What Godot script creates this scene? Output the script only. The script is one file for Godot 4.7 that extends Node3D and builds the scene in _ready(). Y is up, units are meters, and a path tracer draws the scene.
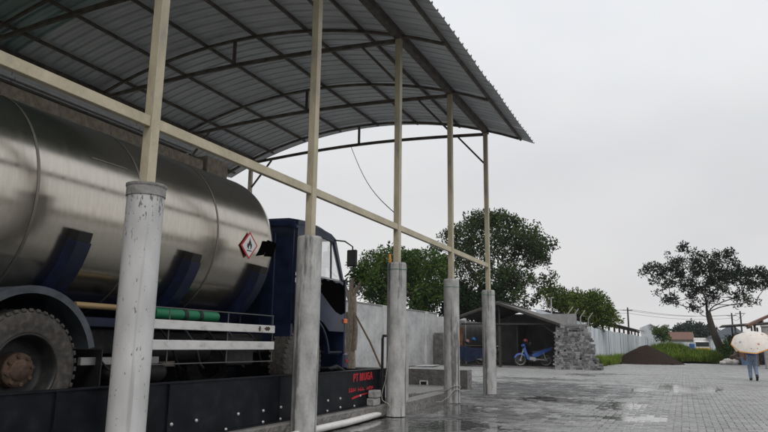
extends Node3D
# A tank truck on a weighbridge under a barrel-vaulted canopy, a wet paved yard behind it.
const CAM_H := 1.10
const CAM_F := 649.86          # focal length in pixels of the 768 x 432 photograph
const YAW := 0.42666
const PITCH := 0.196006
const ROLL := 0.0127233
var cr: Vector3
var cu: Vector3
var cd: Vector3
var M := {}
var taken := {}
var rng := RandomNumberGenerator.new()

# ---------------------------------------------------------------- pixel helpers
func setup_axes():
	cd = Vector3(-sin(YAW) * cos(PITCH), sin(PITCH), -cos(YAW) * cos(PITCH))
	var r := Vector3(cos(YAW), 0, -sin(YAW))
	var u := r.cross(cd)
	cr = r * cos(ROLL) + u * sin(ROLL)
	cu = cr.cross(cd)
func ray(x: float, y: float) -> Vector3:
	return (cd * CAM_F + cr * (x - 384.0) - cu * (y - 216.0)).normalized()
func gp(x: float, y: float, h := 0.0) -> Vector3:
	var v := ray(x, y)
	return Vector3(0, CAM_H, 0) + v * ((h - CAM_H) / v.y)
func onx(x: float, y: float, wx: float) -> Vector3:
	var v := ray(x, y)
	return Vector3(0, CAM_H, 0) + v * (wx / v.x)
func onz(x: float, y: float, wz: float) -> Vector3:
	var v := ray(x, y)
	return Vector3(0, CAM_H, 0) + v * (wz / v.z)
func to_px(p: Vector3) -> Vector3:
	var q := p - Vector3(0, CAM_H, 0)
	var z := q.dot(cd)
	return Vector3(384.0 + CAM_F * q.dot(cr) / z, 216.0 - CAM_F * q.dot(cu) / z, z)

# ---------------------------------------------------------------- mesh builder
class MB:
	var v := PackedVector3Array()
	var n := PackedVector3Array()
	var c := PackedColorArray()
	var uv := PackedVector2Array()
	var col := Color(1, 1, 1)
	func tri(a: Vector3, b: Vector3, d: Vector3, na: Vector3, nb: Vector3, nd: Vector3, ua := Vector2.ZERO, ub := Vector2.ZERO, ud := Vector2.ZERO):
		var g := (b - a).cross(d - a)
		if g.length_squared() < 1e-18: return
		if g.dot(na + nb + nd) > 0.0:
			v.append(a); v.append(d); v.append(b)
			n.append(na); n.append(nd); n.append(nb)
			uv.append(ua); uv.append(ud); uv.append(ub)
		else:
			v.append(a); v.append(b); v.append(d)
			n.append(na); n.append(nb); n.append(nd)
			uv.append(ua); uv.append(ub); uv.append(ud)
		c.append(col); c.append(col); c.append(col)
	func flat(a: Vector3, b: Vector3, d: Vector3, out: Vector3):
		var g := (b - a).cross(d - a)
		if g.length_squared() < 1e-18: return
		g = g.normalized()
		if g.dot(out) < 0.0: g = -g
		tri(a, b, d, g, g, g)
	func quad(a: Vector3, b: Vector3, d: Vector3, e: Vector3, out: Vector3):
		flat(a, b, d, out); flat(a, d, e, out)
	func sq(a: Vector3, b: Vector3, d: Vector3, e: Vector3, na: Vector3, nb: Vector3, nd: Vector3, ne: Vector3, ua := Vector2.ZERO, ub := Vector2.ZERO, ud := Vector2.ZERO, ue := Vector2.ZERO):
		tri(a, b, d, na, nb, nd, ua, ub, ud); tri(a, d, e, na, nd, ne, ua, ud, ue)
	# chamfered box
	func box(at: Vector3, size: Vector3, b := 0.006, basis := Basis()):
		var h := size * 0.5
		b = min(b, min(h.x, min(h.y, h.z)) * 0.45)
		var ax: Array[Vector3] = [Vector3(1, 0, 0), Vector3(0, 1, 0), Vector3(0, 0, 1)]
		for k in 3:
			var i := (k + 1) % 3
			var j := (k + 2) % 3
			for s in [-1.0, 1.0]:
				var f: Vector3 = ax[k] * h[k] * s
				var pi: Vector3 = ax[i] * (h[i] - b)
				var pj: Vector3 = ax[j] * (h[j] - b)
				quad(at + basis * (f - pi - pj), at + basis * (f + pi - pj), at + basis * (f + pi + pj), at + basis * (f - pi + pj), basis * (ax[k] * s))
			if b > 0.0:
				for s in [-1.0, 1.0]:
					for t in [-1.0, 1.0]:
						var e0: Vector3 = ax[i] * h[i] * s + ax[j] * (h[j] - b) * t
						var e1: Vector3 = ax[i] * (h[i] - b) * s + ax[j] * h[j] * t
						var l: Vector3 = ax[k] * (h[k] - b)
						quad(at + basis * (e0 - l), at + basis * (e0 + l), at + basis * (e1 + l), at + basis * (e1 - l), basis * (ax[i] * s + ax[j] * t))
		if b > 0.0:
			for sx in [-1.0, 1.0]:
				for sy in [-1.0, 1.0]:
					for sz in [-1.0, 1.0]:
						var s3 := Vector3(sx, sy, sz)
						var p0 := Vector3(h.x, h.y - b, h.z - b) * s3
						var p1 := Vector3(h.x - b, h.y, h.z - b) * s3
						var p2 := Vector3(h.x - b, h.y - b, h.z) * s3
						flat(at + basis * p0, at + basis * p1, at + basis * p2, basis * s3)
	# a straight bar of rectangular section from a to b
	func bar(a: Vector3, b: Vector3, w: float, t: float, up := Vector3.UP, bev := 0.004):
		var z := (b - a).normalized()
		if abs(z.dot(up)) > 0.98: up = Vector3(1, 0, 0)
		var x := up.cross(z).normalized()
		var y := z.cross(x)
		box((a + b) * 0.5, Vector3(w, t, a.distance_to(b)), bev, Basis(x, y, z))
	func tube(p: Array, r0: float, r1 := -1.0, seg := 8, caps := true):
		if r1 < 0.0: r1 = r0
		var m := p.size()
		var up := Vector3(0.123, 0.9, 0.31).normalized()
		var prev: Array = []
		var prevn: Array = []
		for i in m:
			var a: Vector3 = p[max(i - 1, 0)]
			var b: Vector3 = p[min(i + 1, m - 1)]
			var t := (b - a).normalized()
			if abs(up.dot(t)) > 0.97: up = Vector3(0.9, 0.1, 0.3).normalized()
			var x := up.cross(t).normalized()
			var y := t.cross(x)
			up = y
			var r: float = lerp(r0, r1, float(i) / max(m - 1, 1))
			var ring: Array = []
			var rn: Array = []
			for k in seg + 1:
				var an := TAU * k / seg
				var d := x * cos(an) + y * sin(an)
				ring.append(p[i] + d * r); rn.append(d)
			if i > 0:
				for k in seg:
					sq(prev[k], prev[k + 1], ring[k + 1], ring[k], prevn[k], prevn[k + 1], rn[k + 1], rn[k])
			if caps and (i == 0 or i == m - 1):
				var out := -t if i == 0 else t
				for k in range(1, seg - 1): flat(ring[0], ring[k], ring[k + 1], out)
			prev = ring; prevn = rn
	# profile of (radius, height) turned about axis a at point o; equal neighbours are sharp edges
	func lathe(o: Vector3, axis: Vector3, prof: Array, seg := 24, from := 0.0, to := TAU):
		var z := axis.normalized()
		var x := (Vector3(0, 1, 0) if abs(z.y) < 0.9 else Vector3(1, 0, 0)).cross(z).normalized()
		var y := z.cross(x)
		var len := 0.0
		for i in prof.size() - 1:
			var a: Vector2 = prof[i]
			var b: Vector2 = prof[i + 1]
			if a.distance_to(b) < 1e-6: continue
			var nn := Vector2(b.y - a.y, a.x - b.x).normalized()
			var n0 := nn
			var n1 := nn
			if i > 0 and (prof[i - 1] as Vector2).distance_to(a) > 1e-6:
				var q: Vector2 = prof[i - 1]
				n0 = (Vector2(a.y - q.y, q.x - a.x).normalized() + nn).normalized()
			if i + 2 < prof.size() and (prof[i + 2] as Vector2).distance_to(b) > 1e-6:
				var q: Vector2 = prof[i + 2]
				n1 = (Vector2(q.y - b.y, b.x - q.x).normalized() + nn).normalized()
			var l2 := len + a.distance_to(b)
			for k in seg:
				var t0 := from + (to - from) * k / seg
				var t1 := from + (to - from) * (k + 1) / seg
				var d0 := x * cos(t0) + y * sin(t0)
				var d1 := x * cos(t1) + y * sin(t1)
				sq(o + d0 * a.x + z * a.y, o + d1 * a.x + z * a.y, o + d1 * b.x + z * b.y, o + d0 * b.x + z * b.y,
					d0 * n0.x + z * n0.y, d1 * n0.x + z * n0.y, d1 * n1.x + z * n1.y, d0 * n1.x + z * n1.y,
					Vector2(float(k) / seg, len), Vector2(float(k + 1) / seg, len), Vector2(float(k + 1) / seg, l2), Vector2(float(k) / seg, l2))
			len = l2
	# polygon (2-D points) in the plane o + ex*u + ey*v, given thickness along ex x ey
	func prism(poly: PackedVector2Array, o: Vector3, ex: Vector3, ey: Vector3, th: float):
		var nz := ex.cross(ey).normalized()
		if th < 0.0:
			o += nz * th
			th = -th
		var t := Geometry2D.triangulate_polygon(poly)
		var f := func(q: Vector2, k: float) -> Vector3: return o + ex * q.x + ey * q.y + nz * k
		for i in range(0, t.size(), 3):
			flat(f.call(poly[t[i]], th), f.call(poly[t[i + 1]], th), f.call(poly[t[i + 2]], th), nz)
			flat(f.call(poly[t[i]], 0.0), f.call(poly[t[i + 1]], 0.0), f.call(poly[t[i + 2]], 0.0), -nz)
		var area := 0.0
		for i in poly.size(): area += poly[i].cross(poly[(i + 1) % poly.size()])
		for i in poly.size():
			var a := poly[i]
			var b := poly[(i + 1) % poly.size()]
			var e := (b - a)
			var out2 := Vector2(e.y, -e.x) * signf(area)
			quad(f.call(a, 0.0), f.call(b, 0.0), f.call(b, th), f.call(a, th), ex * out2.x + ey * out2.y)
	func ball(o: Vector3, r: Vector3, seg := 12, rings := 8, lo := -PI / 2, hi := PI / 2):
		for i in rings:
			var a0: float = lo + (hi - lo) * i / rings
			var a1: float = lo + (hi - lo) * (i + 1) / rings
			for k in seg:
				var b0 := TAU * k / seg
				var b1 := TAU * (k + 1) / seg
				var d := [Vector3(cos(a0) * cos(b0), sin(a0), cos(a0) * sin(b0)), Vector3(cos(a0) * cos(b1), sin(a0), cos(a0) * sin(b1)), Vector3(cos(a1) * cos(b1), sin(a1), cos(a1) * sin(b1)), Vector3(cos(a1) * cos(b0), sin(a1), cos(a1) * sin(b0))]
				var nn := []
				for q in d: nn.append((q / r).normalized())
				sq(o + d[0] * r, o + d[1] * r, o + d[2] * r, o + d[3] * r, nn[0], nn[1], nn[2], nn[3])
	func torus(o: Vector3, axis: Vector3, R: float, r: float, seg := 24, sides := 8, from := 0.0, to := TAU):
		var pr := []
		for k in sides + 1: pr.append(Vector2(R + r * cos(TAU * k / sides), r * sin(TAU * k / sides)))
		lathe(o, axis, pr, seg, from, to)
	# one leaf: a folded diamond
	func leaf(p: Vector3, d: Vector3, side: Vector3, l: float, w: float):
		var nn := side.cross(d).normalized()
		var mid := p + d * l * 0.45 - nn * w * 0.18
		var tip := p + d * l
		var a := mid + side * w * 0.5
		var b := mid - side * w * 0.5
		for t in [[p, tip, a], [p, b, tip]]:
			for q in t:
				v.append(q); n.append(nn); c.append(col); uv.append(Vector2.ZERO)
	func mesh(off := Vector3.ZERO) -> ArrayMesh:
		var m := ArrayMesh.new()
		if v.is_empty(): return m
		var vv := v
		if off != Vector3.ZERO:
			vv = PackedVector3Array(v)
			for i in vv.size(): vv[i] -= off
		var a := []
		a.resize(Mesh.ARRAY_MAX)
		a[Mesh.ARRAY_VERTEX] = vv
		a[Mesh.ARRAY_NORMAL] = n
		a[Mesh.ARRAY_COLOR] = c
		a[Mesh.ARRAY_TEX_UV] = uv
		m.add_surface_from_arrays(Mesh.PRIMITIVE_TRIANGLES, a)
		return m

# ---------------------------------------------------------------- nodes
func numbered(called: String) -> String:
	if not taken.has(called):
		taken[called] = 0
		return called
	taken[called] += 1
	return "%s_%03d" % [called, taken[called]]
func tag(o: Node3D, label: String, category: String, group := "", kind := ""):
	if label: o.set_meta("label", label)
	if category: o.set_meta("category", category)
	if group: o.set_meta("group", group)
	if kind: o.set_meta("kind", kind)
	return o
func thing(called: String, label: String, category: String, at := Vector3.ZERO, group := "", kind := "") -> Node3D:
	var o := Node3D.new()
	o.name = numbered(called)
	o.position = at
	add_child(o)
	tag(o, label, category, group, kind)
	return o
func origin_of(p: Node) -> Vector3:
	var s := Vector3.ZERO
	while p != self and p is Node3D:
		s += (p as Node3D).position
		p = p.get_parent()
	return s
# builder in world coordinates -> a mesh under parent
func part(called: String, mb: MB, mat: Material, parent: Node3D, label := "", kind := "") -> MeshInstance3D:
	var o := MeshInstance3D.new()
	o.name = called
	o.mesh = mb.mesh(origin_of(parent))
	o.material_override = mat
	parent.add_child(o, true)
	if label: o.set_meta("label", label)
	if kind: o.set_meta("kind", kind)
	return o
func single(called: String, mb: MB, mat: Material, at: Vector3, label: String, category: String, group := "", kind := "") -> MeshInstance3D:
	var o := MeshInstance3D.new()
	o.name = numbered(called)
	o.position = at
	o.mesh = mb.mesh(at)
	o.material_override = mat
	add_child(o)
	tag(o, label, category, group, kind)
	return o
func inst(called: String, mesh: Mesh, mat: Material, parent: Node3D, xf: Transform3D, world := true) -> MeshInstance3D:
	var o := MeshInstance3D.new()
	o.name = called
	o.mesh = mesh
	o.material_override = mat
	o.transform = xf
	if world: o.position -= origin_of(parent)
	parent.add_child(o, true)
	return o
func pb(at: Vector3, size: Vector3, b := 0.006, basis := Basis()) -> MB:
	var m := MB.new()
	m.box(at, size, b, basis)
	return m
func ptube(p: Array, r0: float, r1 := -1.0, seg := 8) -> MB:
	var m := MB.new()
	m.tube(p, r0, r1, seg)
	return m
func pbar(a: Vector3, b: Vector3, w: float, t: float, up := Vector3.UP) -> MB:
	var m := MB.new()
	m.bar(a, b, w, t, up)
	return m

# ---------------------------------------------------------------- materials
func noise(sd: int, freq: float, oct := 4) -> FastNoiseLite:
	var f := FastNoiseLite.new()
	f.seed = sd
	f.noise_type = FastNoiseLite.TYPE_SIMPLEX_SMOOTH
	f.frequency = freq
	f.fractal_type = FastNoiseLite.FRACTAL_FBM
	f.fractal_octaves = oct
	f.fractal_gain = 0.55
	return f
# colour texture from noise through stops [[t, linear colour], ...]
func ctex(sd: int, freq: float, oct: int, stops: Array, size := 256, sd2 := -1, freq2 := 0.1, mix2 := 0.35) -> ImageTexture:
	var im := noise(sd, freq, oct).get_seamless_image(size, size)
	im.convert(Image.FORMAT_L8)
	var d := im.get_data()
	var d2 := PackedByteArray()
	if sd2 >= 0:
		var i2 := noise(sd2, freq2, 3).get_seamless_image(size, size)
		i2.convert(Image.FORMAT_L8)
		d2 = i2.get_data()
	var lut := PackedByteArray()
	for k in 256:
		var t := k / 255.0
		var c: Color = stops[0][1]
		for s in stops.size() - 1:
			if t >= stops[s][0]:
				var w: float = clamp((t - stops[s][0]) / max(stops[s + 1][0] - stops[s][0], 1e-4), 0.0, 1.0)
				c = (stops[s][1] as Color).lerp(stops[s + 1][1], w)
		c = c.linear_to_srgb()
		lut.append(int(clamp(c.r, 0, 1) * 255)); lut.append(int(clamp(c.g, 0, 1) * 255)); lut.append(int(clamp(c.b, 0, 1) * 255))
	var out := PackedByteArray()
	out.resize(size * size * 3)
	for i in size * size:
		var k := int(d[i])
		if sd2 >= 0: k = clampi(int(lerp(float(k), float(d2[i]), mix2)), 0, 255)
		out[i * 3] = lut[k * 3]; out[i * 3 + 1] = lut[k * 3 + 1]; out[i * 3 + 2] = lut[k * 3 + 2]
	var r := Image.create_from_data(size, size, false, Image.FORMAT_RGB8, out)
	r.generate_mipmaps()
	return ImageTexture.create_from_image(r)
func gtex(sd: int, freq: float, oct: int, lo: float, hi: float, size := 256) -> ImageTexture:   # plain values (roughness)
	var im := noise(sd, freq, oct).get_seamless_image(size, size)
	im.convert(Image.FORMAT_L8)
	var d := im.get_data()
	for i in d.size(): d[i] = int(clamp(lerp(lo, hi, d[i] / 255.0), 0, 1) * 255)
	return ImageTexture.create_from_image(Image.create_from_data(size, size, false, Image.FORMAT_L8, d))
func ntex(sd: int, freq: float, oct: int, strength: float, size := 256) -> ImageTexture:
	var im := noise(sd, freq, oct).get_seamless_image(size, size)
	im.convert(Image.FORMAT_L8)
	im.bump_map_to_normal_map(strength)
	return ImageTexture.create_from_image(im)
func g3(v: float, w := 0.0) -> Color: return Color(v * (1.0 + w), v, v * (1.0 - w))
func pm(col: Color, rough := 0.7, metal := 0.0) -> StandardMaterial3D:      # col is linear
	var m := StandardMaterial3D.new()
	m.albedo_color = col.linear_to_srgb()
	m.roughness = rough
	m.metallic = metal
	return m
func tm(tex: Texture2D, rough := 0.7, metal := 0.0, scale := Vector3.ONE, norm: Texture2D = null, nscale := 0.5, tint := Color(1, 1, 1)) -> StandardMaterial3D:
	var m := pm(tint, rough, metal)
	m.albedo_texture = tex
	m.uv1_triplanar = true
	m.uv1_world_triplanar = true
	m.uv1_scale = scale
	if norm:
		m.normal_enabled = true
		m.normal_texture = norm
		m.normal_scale = nscale
	return m
func rtex(m: StandardMaterial3D, t: Texture2D):
	m.roughness = 1.0
	m.roughness_texture = t
	return m

func materials():
	var fine_n := ntex(5, 0.05, 4, 6.0)
	var grain := ntex(6, 0.15, 3, 4.0)
	# cream painted steel, a little chalky and stained
	M.cream = tm(ctex(11, 0.012, 5, [[0.0, g3(0.26, 0.1)], [0.35, Color(0.43, 0.38, 0.27)], [1.0, Color(0.54, 0.48, 0.355)]], 256), 0.55, 0.0, Vector3(0.8, 0.4, 0.8), fine_n, 0.15)
	M.brown_steel = tm(ctex(12, 0.02, 5, [[0.0, Color(0.045, 0.035, 0.028)], [0.5, Color(0.10, 0.085, 0.07)], [1.0, Color(0.17, 0.145, 0.12)]]), 0.6, 0.0, Vector3(0.7, 0.7, 0.7))
	M.sheet = tm(ctex(13, 0.012, 5, [[0.0, Color(0.55, 0.58, 0.62)], [0.5, Color(0.66, 0.69, 0.73)], [1.0, Color(0.74, 0.77, 0.81)]], 256), 0.5, 0.1, Vector3(0.35, 0.5, 0.9))
	M.sheet_green = tm(ctex(14, 0.012, 5, [[0.0, Color(0.26, 0.36, 0.36)], [0.5, Color(0.34, 0.45, 0.45)], [1.0, Color(0.42, 0.53, 0.53)]]), 0.5, 0.1, Vector3(0.35, 0.5, 0.9))
	# concrete of the pipe-cast columns: pale cement with dark algae runs
	M.conc_col = tm(ctex(21, 0.02, 5, [[0.0, g3(0.14)], [0.22, g3(0.26, 0.0)], [0.36, g3(0.37, 0.01)], [0.7, g3(0.42, 0.01)], [1.0, g3(0.47, 0.01)]], 512, 22, 0.03, 0.3), 0.75, 0.0, Vector3(0.9, 0.33, 0.9), fine_n, 0.4)
	M.conc = tm(ctex(23, 0.012, 6, [[0.0, g3(0.11, 0.03)], [0.4, g3(0.23, 0.03)], [1.0, g3(0.34, 0.03)]], 512, 24, 0.08, 0.3), 0.8, 0.0, Vector3(0.5, 0.35, 0.5), fine_n, 0.5)
	M.conc_wet = tm(ctex(25, 0.012, 6, [[0.0, g3(0.06, 0.06)], [0.4, g3(0.13, 0.06)], [1.0, g3(0.21, 0.06)]], 512, 24, 0.08, 0.3), 0.42, 0.0, Vector3(0.6, 0.6, 0.6), fine_n, 0.5)
	M.wall = tm(ctex(26, 0.009, 6, [[0.0, g3(0.2)], [0.3, g3(0.36, -0.01)], [0.6, g3(0.44, -0.01)], [1.0, g3(0.52, -0.01)]], 512, 27, 0.05, 0.3), 0.8, 0.0, Vector3(0.16, 0.14, 0.16), fine_n, 0.12)
	M.office = tm(ctex(28, 0.014, 6, [[0.0, Color(0.09, 0.07, 0.05)], [0.35, Color(0.24, 0.205, 0.16)], [1.0, Color(0.42, 0.37, 0.30)]], 512, 29, 0.06, 0.3), 0.85, 0.0, Vector3(1.0, 0.7, 1.0), fine_n, 0.4)
	M.zinc = tm(ctex(30, 0.02, 5, [[0.0, Color(0.3, 0.31, 0.32)], [1.0, Color(0.46, 0.475, 0.49)]]), 0.5, 0.0, Vector3(0.6, 0.6, 0.6))
	# stainless tank, brushed round the barrel, road film on it
	M.steel = tm(ctex(31, 0.02, 5, [[0.0, Color(0.47, 0.43, 0.365)], [0.5, Color(0.52, 0.485, 0.42)], [1.0, Color(0.57, 0.535, 0.47)]], 512, 32, 0.06, 0.3), 0.3, 1.0, Vector3(0.35, 0.35, 2.2))
	rtex(M.steel, gtex(33, 0.02, 5, 0.17, 0.26))
	M.seam = pm(Color(0.24, 0.22, 0.19), 0.5, 0.8)
	M.navy = tm(ctex(34, 0.015, 5, [[0.0, Color(0.006, 0.009, 0.02)], [0.5, Color(0.011, 0.02, 0.052)], [1.0, Color(0.018, 0.03, 0.072)]]), 0.28, 0.0, Vector3(0.8, 0.8, 0.8))
	M.blue = tm(ctex(35, 0.02, 5, [[0.0, Color(0.007, 0.009, 0.02)], [0.45, Color(0.006, 0.011, 0.036)], [1.0, Color(0.009, 0.017, 0.06)]]), 0.4, 0.0, Vector3(1.2, 1.2, 1.2))
	M.chassis = tm(ctex(36, 0.03, 5, [[0.0, Color(0.006, 0.006, 0.007)], [0.6, Color(0.014, 0.015, 0.018)], [1.0, Color(0.045, 0.042, 0.038)]]), 0.6, 0.0, Vector3(1, 1, 1))
	M.girder = tm(ctex(37, 0.02, 5, [[0.0, Color(0.004, 0.005, 0.007)], [0.6, Color(0.008, 0.010, 0.014)], [1.0, Color(0.018, 0.020, 0.023)]]), 0.45, 0.0, Vector3(0.7, 0.7, 0.7))
	M.girder.metallic_specular = 0.25
	M.rubber = tm(ctex(38, 0.03, 5, [[0.0, g3(0.025, 0.06)], [0.5, g3(0.055, 0.1)], [1.0, g3(0.105, 0.14)]]), 0.85, 0.0, Vector3(1.5, 1.5, 1.5))
	M.black = pm(g3(0.008), 0.55)
	M.black_matt = pm(g3(0.002), 1.0)
	M.black_matt.metallic_specular = 0.05
	M.rim = tm(ctex(39, 0.03, 5, [[0.0, g3(0.006)], [0.6, g3(0.016)], [1.0, g3(0.045, 0.1)]]), 0.5, 0.0, Vector3(1.2, 1.2, 1.2))
	M.rust = tm(ctex(40, 0.04, 5, [[0.0, Color(0.03, 0.02, 0.014)], [0.5, Color(0.085, 0.05, 0.032)], [1.0, Color(0.15, 0.10, 0.07)]]), 0.85, 0.0, Vector3(2, 2, 2))
	M.fender = tm(ctex(41, 0.02, 5, [[0.0, Color(0.03, 0.036, 0.045)], [1.0, Color(0.085, 0.098, 0.115)]]), 0.5, 0.0, Vector3(1, 1, 1))
	M.white = tm(ctex(42, 0.016, 6, [[0.0, Color(0.30, 0.24, 0.17)], [0.16, Color(0.52, 0.50, 0.47)], [0.35, g3(0.62, 0.015)], [1.0, g3(0.72, 0.015)]]), 0.55, 0.0, Vector3(0.9, 1.4, 0.9))
	M.green = pm(Color(0.008, 0.17, 0.075), 0.35)
	M.brass = pm(Color(0.33, 0.23, 0.11), 0.5, 0.2)
	M.grey_metal = pm(g3(0.3), 0.45, 0.6)
	M.mirror = pm(g3(0.03), 0.12)
	M.guard = pm(g3(0.12), 0.5, 0.4)
	M.bolt = pm(g3(0.45, 0.02), 0.4, 0.5)
	M.red = pm(Color(0.42, 0.012, 0.022), 0.7)
	M.placard_red = pm(Color(0.5, 0.03, 0.035), 0.5)
	M.placard_white = pm(g3(0.72), 0.5)
	M.orange = pm(Color(0.75, 0.16, 0.02), 0.3)
	M.pvc = tm(ctex(43, 0.02, 5, [[0.0, g3(0.36, 0.06)], [0.3, g3(0.6, 0.03)], [1.0, g3(0.7, 0.02)]]), 0.4, 0.0, Vector3(1, 1, 1))
	var gl := pm(Color(0.75, 0.82, 0.84), 0.03)
	gl.transparency = BaseMaterial3D.TRANSPARENCY_ALPHA
	gl.albedo_color.a = 0.12
	M.glass = gl
	# paving and wet ground
	M.paver = tm(ctex(44, 0.03, 5, [[0.0, g3(0.62)], [0.5, g3(0.9)], [1.0, g3(1.15)]], 512, 45, 0.2, 0.4), 0.4, 0.0, Vector3(0.7, 0.7, 0.7), grain, 0.6)
	M.paver.vertex_color_use_as_albedo = true
	rtex(M.paver, gtex(46, 0.02, 5, 0.22, 0.62))
	M.joint = tm(ctex(47, 0.02, 5, [[0.0, g3(0.03, 0.08)], [1.0, g3(0.08, 0.1)]]), 0.7, 0.0, Vector3(1, 1, 1))
	M.earth = tm(ctex(48, 0.012, 6, [[0.0, Color(0.04, 0.045, 0.02)], [0.5, Color(0.075, 0.075, 0.045)], [1.0, Color(0.14, 0.125, 0.09)]], 512), 0.9, 0.0, Vector3(0.1, 0.1, 0.1))
	M.dirt = tm(ctex(49, 0.03, 6, [[0.0, Color(0.011, 0.008, 0.006)], [0.5, Color(0.028, 0.02, 0.016)], [1.0, Color(0.06, 0.045, 0.036)]], 512, 50, 0.2, 0.4), 0.95, 0.0, Vector3(0.5, 0.5, 0.5), grain, 1.0)
	M.dirt.metallic_specular = 0.15
	var wa := pm(Color(0.05, 0.05, 0.045), 0.04)
	wa.transparency = BaseMaterial3D.TRANSPARENCY_ALPHA
	wa.albedo_color.a = 0.1
	wa.uv1_triplanar = true; wa.uv1_world_triplanar = true
	wa.uv1_scale = Vector3(0.8, 0.8, 0.8)
	wa.normal_enabled = true
	wa.normal_texture = ntex(51, 0.03, 3, 3.0)
	wa.normal_scale = 0.05
	M.water = wa
	# plants
	M.leaf = leaf_mat(Color(1, 1, 1), 0.85)
	M.bark = tm(ctex(52, 0.03, 5, [[0.0, Color(0.02, 0.017, 0.014)], [1.0, Color(0.085, 0.07, 0.055)]]), 0.9, 0.0, Vector3(2, 0.6, 2))
	M.pale_bark = tm(ctex(53, 0.03, 5, [[0.0, Color(0.13, 0.10, 0.075)], [0.5, Color(0.28, 0.23, 0.18)], [1.0, Color(0.42, 0.36, 0.28)]]), 0.85, 0.0, Vector3(2.4, 0.8, 2.4))
	M.bamboo = pm(Color(0.17, 0.105, 0.05), 0.7)
	# yard clutter
	M.dark_wall = tm(ctex(54, 0.012, 6, [[0.0, g3(0.16)], [1.0, g3(0.27)]]), 0.85, 0.0, Vector3(0.5, 0.2, 0.5))
	M.old_roof = tm(ctex(55, 0.02, 5, [[0.0, g3(0.05, 0.06)], [0.6, g3(0.10, 0.04)], [1.0, g3(0.17, 0.03)]]), 0.8, 0.0, Vector3(0.5, 0.5, 0.5))
	M.wood = tm(ctex(56, 0.03, 5, [[0.0, Color(0.04, 0.028, 0.02)], [1.0, Color(0.13, 0.095, 0.07)]]), 0.85, 0.0, Vector3(1.5, 0.3, 1.5))
	M.dark_wood = tm(ctex(156, 0.03, 5, [[0.0, Color(0.018, 0.015, 0.013)], [1.0, Color(0.05, 0.043, 0.037)]]), 0.9, 0.0, Vector3(1.5, 0.3, 1.5))
	M.fence_a = tm(ctex(57, 0.015, 6, [[0.0, Color(0.25, 0.24, 0.22)], [0.3, Color(0.47, 0.52, 0.57)], [1.0, Color(0.61, 0.67, 0.72)]]), 0.55, 0.1, Vector3(0.5, 0.15, 0.5))
	M.fence_b = tm(ctex(58, 0.015, 6, [[0.0, Color(0.2, 0.2, 0.19)], [0.3, Color(0.41, 0.44, 0.465)], [1.0, Color(0.55, 0.585, 0.61)]]), 0.55, 0.1, Vector3(0.5, 0.15, 0.5))
	M.bike_blue = pm(Color(0.008, 0.07, 0.32), 0.22)
	M.bike_blue.clearcoat_enabled = true
	M.tarp = tm(ctex(59, 0.02, 4, [[0.0, Color(0.006, 0.009, 0.02)], [1.0, Color(0.016, 0.024, 0.05)]]), 0.9, 0.0, Vector3(1, 1, 1))
	M.tarp.metallic_specular = 0.2
	M.seat = pm(g3(0.012), 0.6)
	M.alu = pm(g3(0.42), 0.4, 0.7)
	M.helmet_red = pm(Color(0.32, 0.06, 0.065), 0.3)
	M.helmet_blue = pm(Color(0.03, 0.17, 0.5), 0.25)
	M.helmet_pink = pm(Color(0.4, 0.2, 0.22), 0.3)
	M.tile_red = tm(ctex(60, 0.05, 5, [[0.0, Color(0.07, 0.035, 0.025)], [1.0, Color(0.18, 0.095, 0.07)]]), 0.85, 0.0, Vector3(1, 1, 1))
	M.plaster = tm(ctex(61, 0.02, 5, [[0.0, g3(0.25, 0.05)], [1.0, g3(0.45, 0.05)]]), 0.85, 0.0, Vector3(0.4, 0.4, 0.4))
	M.yellow = pm(Color(0.62, 0.34, 0.02), 0.4)
	M.barrel_blue = pm(Color(0.02, 0.10, 0.32), 0.4)
	M.bag = tm(ctex(64, 0.04, 4, [[0.0, g3(0.2, 0.06)], [0.5, g3(0.4, 0.05)], [1.0, g3(0.52, 0.04)]], 128), 0.6, 0.0, Vector3(2, 2, 2))
	M.denim = tm(ctex(62, 0.03, 5, [[0.0, Color(0.06, 0.09, 0.15)], [0.5, Color(0.15, 0.2, 0.29)], [1.0, Color(0.3, 0.36, 0.45)]]), 0.85, 0.0, Vector3(2.2, 1.2, 2.2))
	M.shirt = pm(Color(0.02, 0.075, 0.24), 0.8)
	M.skin = pm(Color(0.25, 0.13, 0.08), 0.55)
	M.hair = pm(g3(0.008), 0.6)
	M.shoe = pm(Color(0.012, 0.014, 0.022), 0.6)
	M.umbrella = tm(ctex(63, 0.02, 4, [[0.0, Color(0.5, 0.46, 0.42)], [1.0, Color(0.66, 0.62, 0.57)]]), 0.6, 0.0, Vector3(1, 1, 1))
	M.umbrella.backlight_enabled = true
	M.umbrella.backlight = Color(0.3, 0.28, 0.26)
	M.umbrella_edge = pm(Color(0.5, 0.24, 0.06), 0.6)
	M.umbrella_print = pm(Color(0.42, 0.2, 0.11), 0.6)
	M.umbrella_print_blue = pm(Color(0.3, 0.3, 0.36), 0.6)
	M.wire = pm(g3(0.02), 0.6)
func leaf_mat(tint: Color, rough: float) -> StandardMaterial3D:
	var m := pm(tint, rough)
	m.vertex_color_use_as_albedo = true
	m.cull_mode = BaseMaterial3D.CULL_DISABLED
	m.metallic_specular = 0.2
	m.backlight_enabled = true
	m.backlight = Color(0.28, 0.32, 0.14)
	return m

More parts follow.
